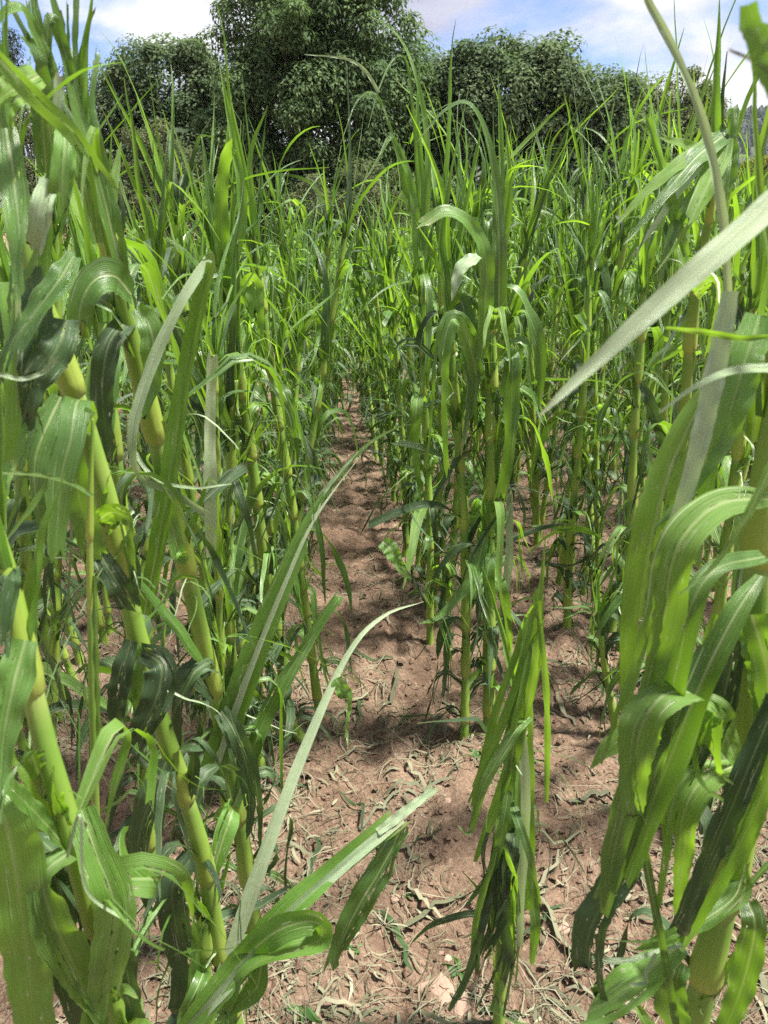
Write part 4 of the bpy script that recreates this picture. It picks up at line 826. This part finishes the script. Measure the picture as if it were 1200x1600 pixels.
    for lab, ln, w_, sd_ in (('maize plant in the second row left, between the two leaning stalks', [(232, 1330, 1.5), (215, 1100, 1.45), (190, 800, 1.4), (165, 560, 1.38), (150, 420, 1.38)], 26, 31),
                             ('maize plant at the left edge behind the corner stalk', [(60, 1280, 1.55), (48, 1000, 1.45), (30, 700, 1.4), (15, 450, 1.38)], 26, 32),
                             ('slim maize plant behind the snapped silvery blade', [(372, 1190, 1.75), (335, 1000, 1.72), (300, 780, 1.70), (262, 560, 1.68), (235, 400, 1.68)], 18, 33)):
        p = Plant(lab, ln, w_, sd_)
        p.auto(0.2, 0.98, 18, None, None, (0.25, 0.55), (0.011, 0.025)).auto(0.05, 0.4, 9, 'hang', [M_WILT_SHADE], (0.2, 0.36), (0.012, 0.02)).auto(0.92, 1.0, 3, 'spear', [M_LEAF, M_BRIGHT], (0.25, 0.4), (0.008, 0.016)).shreds(5)
heroes()

# ------------------------------------------------------------------ litter, fallen leaves, stones, weeds
def strip_on_ground(mb, rs, x, y, L_, w, tint, nseg=5, lift=0.012):
    a = rs.uniform(0, 6.28); k = rs.normal(0, 0.8) / nseg; pts = []
    for q in range(nseg + 1):
        pts.append((x, y)); x += math.cos(a) * L_ / nseg; y += math.sin(a) * L_ / nseg; a += k + rs.normal(0, 0.16)
    XY = np.array(pts) + (rs.normal(0, 0.004, (nseg + 1, 2)) if nseg > 6 else 0); z = gz(XY[:, 0], XY[:, 1]); z = np.maximum(z, np.convolve(np.pad(z, 1, 'edge'), [1 / 3] * 3, 'valid'))
    z = z + 0.004 + np.abs(rs.normal(0, lift, nseg + 1)) * np.sin(np.linspace(0, math.pi, nseg + 1)) + 0.003
    P = np.column_stack([XY, z]); T = nrm(np.gradient(P, axis=0)); tw = rs.normal(0, 0.35)
    S = nrm(np.cross(T, np.array([0, 0, 1.0])) + np.array([0, 0, tw])); t = np.linspace(0, 1, nseg + 1)
    W = w * np.sin(np.clip(t * 0.92 + 0.06, 0, 1) * math.pi) ** 0.5
    U = np.array([-1, 1.0]); V = P[:, None] + S[:, None] * (U[None] * W[:, None])[..., None]
    uv = np.stack(np.broadcast_arrays((U[None] + 1) / 2, t[:, None]), -1).reshape(-1, 2)
    mb.put(V.reshape(-1, 3), gridfaces(nseg + 1, 2), uv, tint)
def litter():
    rs = np.random.default_rng(77); mb = MB()
    for k in range(50000):
        y = 0.75 + 9.0 * rs.random() ** 1.5; hw = 0.62 * y + 0.6; x = rs.uniform(-hw, hw)
        d = abs(((x - 0.36) / 0.66 + 0.5) % 1 - 0.5)
        if rs.random() < d * 1.2: continue
        if vnoise(np.array([x * 3.1]), np.array([y * 3.1]), 9)[0] < 0.17 + rs.random() * 0.45: continue
        if rs.random() < 0.35: strip_on_ground(mb, rs, x, y, rs.uniform(0.015, 0.06), rs.uniform(0.0012, 0.0045), rs.random(), 3, 0.004)
        else: strip_on_ground(mb, rs, x, y, rs.uniform(0.03, 0.15), rs.uniform(0.0005, 0.0019) * (0.75 if y < 1.8 else 1), rs.random(), 4, 0.007)
    tag(mb.obj('leaf_litter', M_LITTER), 'carpet of shredded wilted maize leaf scraps on the soil', 'leaf litter', kind='stuff')
    # larger fallen strips, each a thing
    names = {0: ('grey-green wilted strip of maize leaf lying on the bare soil of the path', M_LITTER, .35), 1: ('straw-coloured dry strip of maize leaf lying on the bare soil of the path', M_LITTER, .80), 2: ('dark green torn piece of maize leaf lying on the bare soil of the path', M_WILT_SHADE, .3)}
    spots_ = [(560, 1285), (600, 1240), (480, 1225), (520, 1180), (640, 1180), (560, 1120), (540, 1010), (600, 950), (690, 1300), (660, 1330), (575, 1345), (600, 1450), (640, 1500), (500, 1290), (650, 1560), (470, 1500), (560, 1560), (700, 1420),
              (860, 1200), (890, 1240), (850, 1280), (930, 1270), (870, 1330), (910, 1300), (840, 1130), (900, 1120), (860, 1060), (940, 1180), (880, 1410), (850, 1470), (930, 1460), (900, 1520), (860, 1540), (830, 1380), (620, 1050), (580, 1080), (650, 900), (560, 880), (1180, 1490), (1170, 1440),
              (480, 1380), (430, 1440), (530, 1230), (620, 1140), (690, 1090), (850, 980), (920, 1050), (820, 1040), (250, 1450), (280, 1500), (230, 1480)]
    for q, (x, y) in enumerate(spots_):
        g_ = ground_at(x, y); kind = int(rs.choice([0, 1, 2], p=[0.6, 0.15, 0.25])); lab, mt, ti = names[kind]
        m1 = MB(); strip_on_ground(m1, rs, g_[0], g_[1], rs.uniform(0.10, 0.24), rs.uniform(0.0025, 0.0075), ti + rs.uniform(-.15, .15), 9, 0.014)
        o = m1.obj('fallen_leaf', mt); tag(o, lab, 'fallen leaf', ['wilted leaf strips on the path', 'dry leaf strips on the path', 'dark leaf pieces on the path'][kind])
litter()

def stone(x, y, rpx, label, flat=0.5, mat=None, seed=0):
    rs = np.random.default_rng(seed + 900); g_ = ground_at(x, y); r = rpx * depth(g_) / FPX
    th = np.linspace(0, 2 * math.pi, 11, endpoint=False); rad = r * rs.uniform(0.72, 1.12, 11); lay = []
    for z, s_ in ((-0.5, 0.9), (0.15, 1.0), (0.55, 0.86), (0.78, 0.5)):
        lay.append(np.stack([rad * s_ * np.cos(th), rad * s_ * np.sin(th) * 0.85, np.full(11, z * r * flat) + rs.normal(0, 0.06, 11) * r * flat], -1))
    V = np.concatenate(lay + [np.array([[0, 0, 0.82 * r * flat]])]); mb = MB()
    mb.put(V, tubefaces(4, 11), np.zeros((len(V), 2)), rs.random()); mb.f.append(np.array([[33 + k, 33 + (k + 1) % 11, 44] for k in range(11)]))
    o = mb.obj('stone', mat or M_STONE, None, False); o.location = (g_[0], g_[1], float(gz(np.array([g_[0]]), np.array([g_[1]]))[0]) + 0.001)
    o.rotation_euler = (rs.normal(0, 0.1), rs.normal(0, 0.1), rs.uniform(0, 6))
    return tag(o, label, 'stone', 'stones on the soil')
for q, (x, y, r_, lab, fl) in enumerate([(685, 1535, 36, 'flat pale slab-like stone at the foot of the bright-tipped plant', .22), (720, 1550, 26, 'flat pale stone right beside the slab-like one', .22), (617, 1386, 10, 'small rounded pinkish stone in the middle of the path', .75),
        (700, 1245, 8, 'small angular stone left of the bright-tipped plant, near the shadowed hollow', .6), (852, 1204, 10, 'small reddish stone among the litter right of the path', .6), (828, 1205, 8, 'second small reddish stone beside the one among the litter', .6),
        (945, 1023, 11, 'reddish stone by the low broken plant', .5), (700, 1480, 8, 'small stone by the dark shreds', .6), (560, 1400, 7, 'small pale stone left of the rounded one', .6), (880, 1435, 16, 'flat stone under the corner plant leaves', .3), (1050, 1120, 9, 'small stone behind the corner plant', .6)]):
    stone(x, y, r_, lab, fl, seed=q)
def pebbles():
    rs = np.random.default_rng(31); mb = MB(); oct_ = np.array([[1, 0, 0], [0, 1, 0], [-1, 0, 0], [0, -1, 0], [0, 0, 1], [0, 0, -1.0]]); F = np.array([[0, 1, 4], [1, 2, 4], [2, 3, 4], [3, 0, 4], [1, 0, 5], [2, 1, 5], [3, 2, 5], [0, 3, 5]])
    for k in range(19000):
        y = 0.8 + 4.5 * rs.random() ** 1.6; hw = 0.6 * y + 0.4; x = rs.uniform(-hw, hw); r = 0.0025 + 0.013 * rs.random() ** 3.2 + (0.012 if rs.random() < 0.012 else 0)
        a = rs.uniform(0, 6.28); V = oct_ * rs.uniform(0.6, 1.2, (6, 1)) * r * np.array([1, 0.85, 0.7]); c, s_ = math.cos(a), math.sin(a)
        V = np.stack([V[:, 0] * c - V[:, 1] * s_ + x, V[:, 0] * s_ + V[:, 1] * c + y, V[:, 2] + gz(np.array([x]), np.array([y]))[0] + r * 0.2], -1)
        mb.put(V, F, np.zeros((6, 2)), rs.random())
    tag(mb.obj('soil_crumbs', M_SOIL, None, False), 'loose crumbs of reddish soil on the path', 'soil', kind='stuff')
pebbles()

def weed(x, y, label, n=14, h=0.05, w=0.003, mat=None, seed=0, broad=False):
    rs = np.random.default_rng(seed + 50); g_ = ground_at(x, y)
    o = empty('weed', (g_[0], g_[1], float(gz(np.array([g_[0]]), np.array([g_[1]]))[0])), label, 'weed', 'small weeds on the soil')
    for k in range(n):
        a = rs.uniform(0, 6.28)
        mb = auto_leaf(rs, np.array([math.cos(a), math.sin(a), 0]) * 0.004, a, rs.uniform(0.3, 1.3) if not broad else rs.uniform(0.2, 0.8), h * rs.uniform(0.6, 1.3), w * rs.uniform(0.7, 1.3), 'arch', 6, 2 if broad else 1, strips=1)
        mb.obj('blade' if not broad else 'leaf', mat or M_WEED, o)
for q, a in enumerate([(600, 1440, 'dry pale grass tuft in the middle of the path near the bottom', 18, .06, .0016, M_LITTER), (860, 1375, 'grey-green grass tuft right of the bright-tipped plant', 20, .09, .003, M_LITTER), (645, 1392, 'tiny bright green seedling right of the rounded stone', 5, .025, .008, M_WEED, 3, True),
        (560, 1475, 'dark green seedling standing near the bottom of the path', 4, .035, .007, M_WEED, 4, True), (720, 1500, 'green weed clump at the foot of the bright-tipped plant', 9, .05, .006, M_WEED, 5, True), (745, 1175, 'weed clump at the foot of the tall plant', 9, .06, .006, M_WEED, 6, True), (470, 1560, 'weed by the bottom edge left of the path', 8, .05, .006, M_WEED, 7, True), (790, 1570, 'weed around the foot of the bright-tipped plant', 9, .05, .008, M_WILT_SHADE, 8, True)]):
    weed(a[0], a[1], a[2], a[3], a[4], a[5], a[6], seed=q + 1, broad=len(a) > 7)

# ------------------------------------------------------------------ trees and shrubs behind the field
def tree(name, label, cat, px_lobes, Y, mat, nclump, per, leaf_l, leaf_w, seed, droop=0.3, clump_r=(0.45, 0.95), thick=0.7, group=None, trunk_r=0.22):
    """px_lobes: (x, y, rx, ry) ellipses of the crown seen in the photo, at distance Y"""
    rs = np.random.default_rng(seed); lobes = []
    for (x, y, rx, ry) in px_lobes:
        c = at(x, y, Y); d = depth(c); k = d / FPX; lobes.append((c, np.array([rx * k, min(rx, ry * 1.3) * k * thick, ry * k])))
    low = min(c[2] - r[2] for c, r in lobes); cx = np.mean([c[0] for c, r in lobes]); zt = max(c[2] + r[2] for c, r in lobes)
    foot = np.array([cx, Y, 0.0]); o = empty(name, tuple(foot), label, cat, group)
    vol = np.array([r[0] * r[2] for c, r in lobes]); vol = vol / vol.sum()
    C = []
    for k in range(nclump):
        c, r = lobes[int(rs.choice(len(lobes), p=vol))]; v = nrm(rs.normal(size=3)); q = c + v * r * rs.uniform(0.62, 1.0) ** 0.6
        if k % 7 == 0: q = c + v * r * rs.uniform(1.0, 1.15)
        if q[2] < 0.5: q[2] = 0.5 + rs.random() * 0.5
        C.append(q)
    C = np.array(C)
    # trunk and limbs
    mb = MB(); cc = np.array([cx, Y, low + (zt - low) * 0.55]); h = max(cc[2], 0.6)
    s = np.linspace(0, 1, 9)[:, None]; bend = np.array([rs.normal(0, 0.3), rs.normal(0, 0.2), 0])
    P = foot + np.array([0, 0, -0.2]) + (cc - foot) * s + bend * np.sin(s * math.pi); tube(mb, P - foot, np.linspace(trunk_r, trunk_r * 0.45, 9), 8)
    mb.obj('trunk', M_BARK, o)
    lm = MB()
    for k in range(0, nclump, max(1, nclump // 34)):
        b = P[int(rs.integers(3, 9))]; e = C[k]; m_ = (b + e) / 2 + np.array([0, 0, 0.25]) + rs.normal(0, 0.15, 3)
        tube(lm, catmull([b, m_, e], 7) - foot, np.linspace(trunk_r * 0.32, 0.015, 7), 5)
    lm.obj('limbs', M_BARK, o)
    # crown: leaf-sized faces in sprays
    n = nclump * per; ci = np.repeat(np.arange(nclump), per); cr_ = rs.uniform(*clump_r, nclump); cr_[::7] *= 0.6; ct = rs.random(nclump)
    v = nrm(rs.normal(size=(n, 3))); rr = rs.random(n) ** 0.45
    pos = C[ci] + v * (rr * cr_[ci])[:, None] * np.array([1.15, 1.15, 0.75])
    pos[:, 2] -= droop * cr_[ci] * (rr ** 2) * 0.6
    pos[:, 2] = np.maximum(pos[:, 2], 0.1)
    v = v[:n]; nv = nrm(v * 0.8 + np.array([0, 0, 0.55]) + rs.normal(size=(n, 3)) * 0.32)
    d = rs.normal(size=(n, 3)) + np.array([0, 0, -droop * 2.0]); d = nrm(d - nv * np.sum(d * nv, 1, keepdims=True)); sd_ = np.cross(nv, d)
    ll = leaf_l * rs.uniform(0.6, 1.4, n)[:, None]; lw = leaf_w * rs.uniform(0.6, 1.4, n)[:, None]; nn_ = np.cross(d, sd_)
    V = np.stack([pos, pos + d * ll * 0.45 + sd_ * lw + nn_ * lw * 0.3, pos + d * ll, pos + d * ll * 0.5 - sd_ * lw + nn_ * lw * 0.3], 1).reshape(-1, 3) - foot
    tint = np.repeat(np.clip(0.72 * ct[ci] + 0.28 * rs.random(n), 0, 1), 4)  # lit and dim clumps are put into the tint, one random value each
    cm = MB(); cm.put(V, np.arange(n * 4).reshape(-1, 4), np.zeros((n * 4, 2)), tint * 0.98)
    cm.obj('crown', mat, o, False)
    return o
# order: far conifers first
tree('fir_tree', 'dark conifer at the far left edge rising above the shrubs', 'tree', [(12, 130, 34, 70), (8, 80, 14, 30), (15, 210, 55, 60)], 42, M_CR_FIR, 60, 260, .16, .03, 1, droop=.5, clump_r=(.5, .9), group='trees behind the field')
tree('fir_tree', 'dark conifer just left of the rounded left-hand tree', 'tree', [(118, 180, 30, 60), (116, 130, 14, 32), (120, 260, 50, 60)], 40, M_CR_FIR, 60, 260, .16, .03, 2, droop=.5, clump_r=(.45, .8), group='trees behind the field')
tree('broadleaf_tree', 'rounded broadleaf tree left of the tallest tree, sky showing through it', 'tree', [(255, 150, 85, 75), (215, 205, 70, 70), (310, 200, 60, 110), (250, 280, 110, 90), (190, 150, 30, 50)], 31, M_CR_OAK, 200, 340, .14, .042, 3, group='trees behind the field')
tree('broadleaf_tree', 'tallest broadleaf tree in the middle with pale drooping sprays, cut by the top edge', 'tree', [(480, 60, 130, 110), (430, 10, 80, 70), (560, 60, 85, 100), (480, 190, 140, 120), (390, 100, 55, 100), (580, 190, 75, 120), (480, 300, 140, 80), (480, -60, 90, 60), (470, 330, 130, 60)], 28, M_CR_TALL, 340, 400, .165, .034, 4, droop=.8, clump_r=(.5, 1.1), group='trees behind the field', trunk_r=.3)
tree('broadleaf_tree', 'broad dark oak right of the tallest tree with a domed top', 'tree', [(800, 150, 105, 80), (715, 180, 70, 75), (895, 170, 85, 70), (800, 270, 170, 90), (680, 230, 55, 110), (945, 220, 75, 95), (760, 120, 60, 50), (860, 120, 60, 50)], 29, M_CR_OAK, 300, 360, .14, .048, 5, group='trees behind the field', trunk_r=.28)
tree('broadleaf_tree', 'lower olive-toned oak at the right end of the tree line', 'tree', [(1030, 180, 75, 58), (980, 200, 60, 80), (1085, 208, 45, 52), (1020, 270, 100, 80)], 31, M_CR_OLIVE, 150, 300, .13, .042, 6, group='trees behind the field')
tree('broadleaf_tree', 'shaded tree filling the gap behind the middle trees', 'tree', [(660, 180, 60, 90), (680, 290, 100, 90), (350, 270, 90, 110), (330, 170, 50, 90), (970, 240, 80, 80)], 35, M_CR_OAK, 190, 260, .14, .045, 7, group='trees behind the field')
tree('shrub', 'greyish shrub under the rounded left-hand tree', 'shrub', [(230, 265, 70, 60), (280, 300, 70, 60), (180, 310, 70, 60), (250, 220, 40, 40)], 26, M_CR_OLIVE, 70, 230, .09, .024, 8, clump_r=(.25, .5), group='shrubs at the field edge', trunk_r=.08)
tree('shrub', 'olive shrub at the left edge below the conifers', 'shrub', [(40, 220, 45, 60), (20, 300, 70, 60), (90, 310, 50, 60)], 27, M_CR_OLIVE, 70, 230, .10, .026, 9, clump_r=(.3, .55), group='shrubs at the field edge', trunk_r=.08)
tree('shrub', 'olive-brown shrub at the end of the path below the tallest tree', 'shrub', [(540, 315, 70, 45), (490, 345, 60, 40), (600, 330, 60, 55), (560, 280, 30, 30)], 25, M_CR_OLIVE, 110, 230, .09, .022, 10, clump_r=(.25, .6), group='shrubs at the field edge', trunk_r=.07)
tree('shrub', 'shaded shrub under the broad oak', 'shrub', [(720, 330, 90, 45), (840, 330, 90, 45)], 27, M_CR_OAK, 70, 230, .11, .036, 12, clump_r=(.35, .6), group='shrubs at the field edge', trunk_r=.08)
tree('shrub', 'shaded shrub at the right under the olive-toned oak', 'shrub', [(950, 325, 80, 45), (1050, 325, 70, 45)], 28, M_CR_OAK, 60, 230, .11, .036, 13, clump_r=(.35, .6), group='shrubs at the field edge', trunk_r=.08)
tree('shrub', 'yellow-green bush at the right edge in front of the hill', 'shrub', [(1185, 268, 26, 22), (1215, 275, 26, 22)], 34, M_CR_YELLOW, 40, 200, .09, .026, 11, clump_r=(.2, .4), group='shrubs at the field edge', trunk_r=.06)

# pale stones of a low wall at the right edge of the field
def wall_stub():
    rs = np.random.default_rng(8); b = at(1188, 292, 30); b[2] = 0
    o = empty('stone_wall', tuple(b), 'low pale stone wall at the right edge beyond the maize', 'wall')
    for r_ in range(7):
        x = -0.55
        while x < 3.2:
            w_ = rs.uniform(0.28, 0.55); h_ = 0.36; m = MB(); V = []
            for sx in (0.02, w_ - 0.02):
                for sy in (0, 0.4):
                    for sz in (0.015, h_ - 0.015): V.append([x + sx + rs.normal(0, .015), sy + rs.normal(0, .02), r_ * 0.36 + sz + rs.normal(0, .012)])
            m.put(V, [[0, 1, 3, 2], [4, 6, 7, 5], [0, 4, 5, 1], [2, 3, 7, 6], [0, 2, 6, 4], [1, 5, 7, 3]], np.zeros((8, 2)), rs.random())
            m.obj('stone_block', M_PALESTONE, o, False); x += w_
wall_stub()

# ------------------------------------------------------------------ far wooded hill at the right
def hill():
    gx = np.linspace(-520, 900, 60); gy = np.linspace(380, 1300, 30); X, Y = np.meshgrid(gx, gy)
    def hz(X, Y):
        return 105 * np.clip((Y - 400) / 330, 0, 1) ** 1.2 * (0.55 + 0.45 * np.clip((X + 120) / 660, 0, 1)) + 14 * (vnoise(X / 120 + 9, Y / 120 + 9, 21) - 0.5)
    mb = MB(); Z = hz(X, Y) - 2; mb.put(np.stack([X, Y, Z], -1).reshape(-1, 3), gridfaces(30, 60), np.zeros((X.size, 2)), 0.5); tag(mb.obj('hill', M_HILL), kind='structure')
    rs = np.random.default_rng(3); fm = MB()
    th = np.linspace(0, 2 * math.pi, 7, endpoint=False)
    for k in range(3000):
        x = rs.uniform(160, 520) if k < 2500 else rs.uniform(-520, 900); y = rs.uniform(410, 760); z = float(hz(np.array([x]), np.array([y]))[0]) - 2; h = rs.uniform(5, 10); r = h * rs.uniform(0.22, 0.38)
        lay = [np.stack([r * s_ * rs.uniform(.75, 1.2, 7) * np.cos(th) + x, r * s_ * rs.uniform(.75, 1.2, 7) * np.sin(th) + y, np.full(7, z + h * f) + rs.normal(0, .2, 7)], -1) for f, s_ in ((-0.05, .7), (.25, 1.0), (.55, .85), (.82, .45))]
        V = np.concatenate(lay + [np.array([[x, y, z + h]])]); fm.put(V, tubefaces(4, 7), np.zeros((29, 2)), rs.random()); fm.f.append(np.array([[21 + q, 21 + (q + 1) % 7, 28] for q in range(7)]) + fm.n - 29)
    tag(fm.obj('hill_forest', M_FAR, None, False), 'dark wood covering the far hill at the right edge', 'forest', kind='stuff')
hill()

# ------------------------------------------------------------------ thin summer haze: the hill half a kilometre away fades a little to blue
def haze():
    mb = MB(); V = [[x, y, z] for x in (-1050, 1050) for y in (-650, 1450) for z in (-6, 135)]
    mb.put(V, [[0, 1, 3, 2], [4, 6, 7, 5], [0, 4, 5, 1], [2, 3, 7, 6], [0, 2, 6, 4], [1, 5, 7, 3]], np.zeros((8, 2)), 0.5)
    m, nt = material('haze'); v = nt.nodes.new('ShaderNodeVolumePrincipled'); o = nt.nodes.new('ShaderNodeOutputMaterial')
    v.inputs['Density'].default_value = 0.0001; v.inputs['Color'].default_value = (0.80, 0.88, 1.0, 1)
    nt.links.new(v.outputs[0], o.inputs['Volume'])
    tag(mb.obj('haze', m, None, False), 'thin bluish haze over the field and the far hill', 'haze', kind='stuff')
haze()
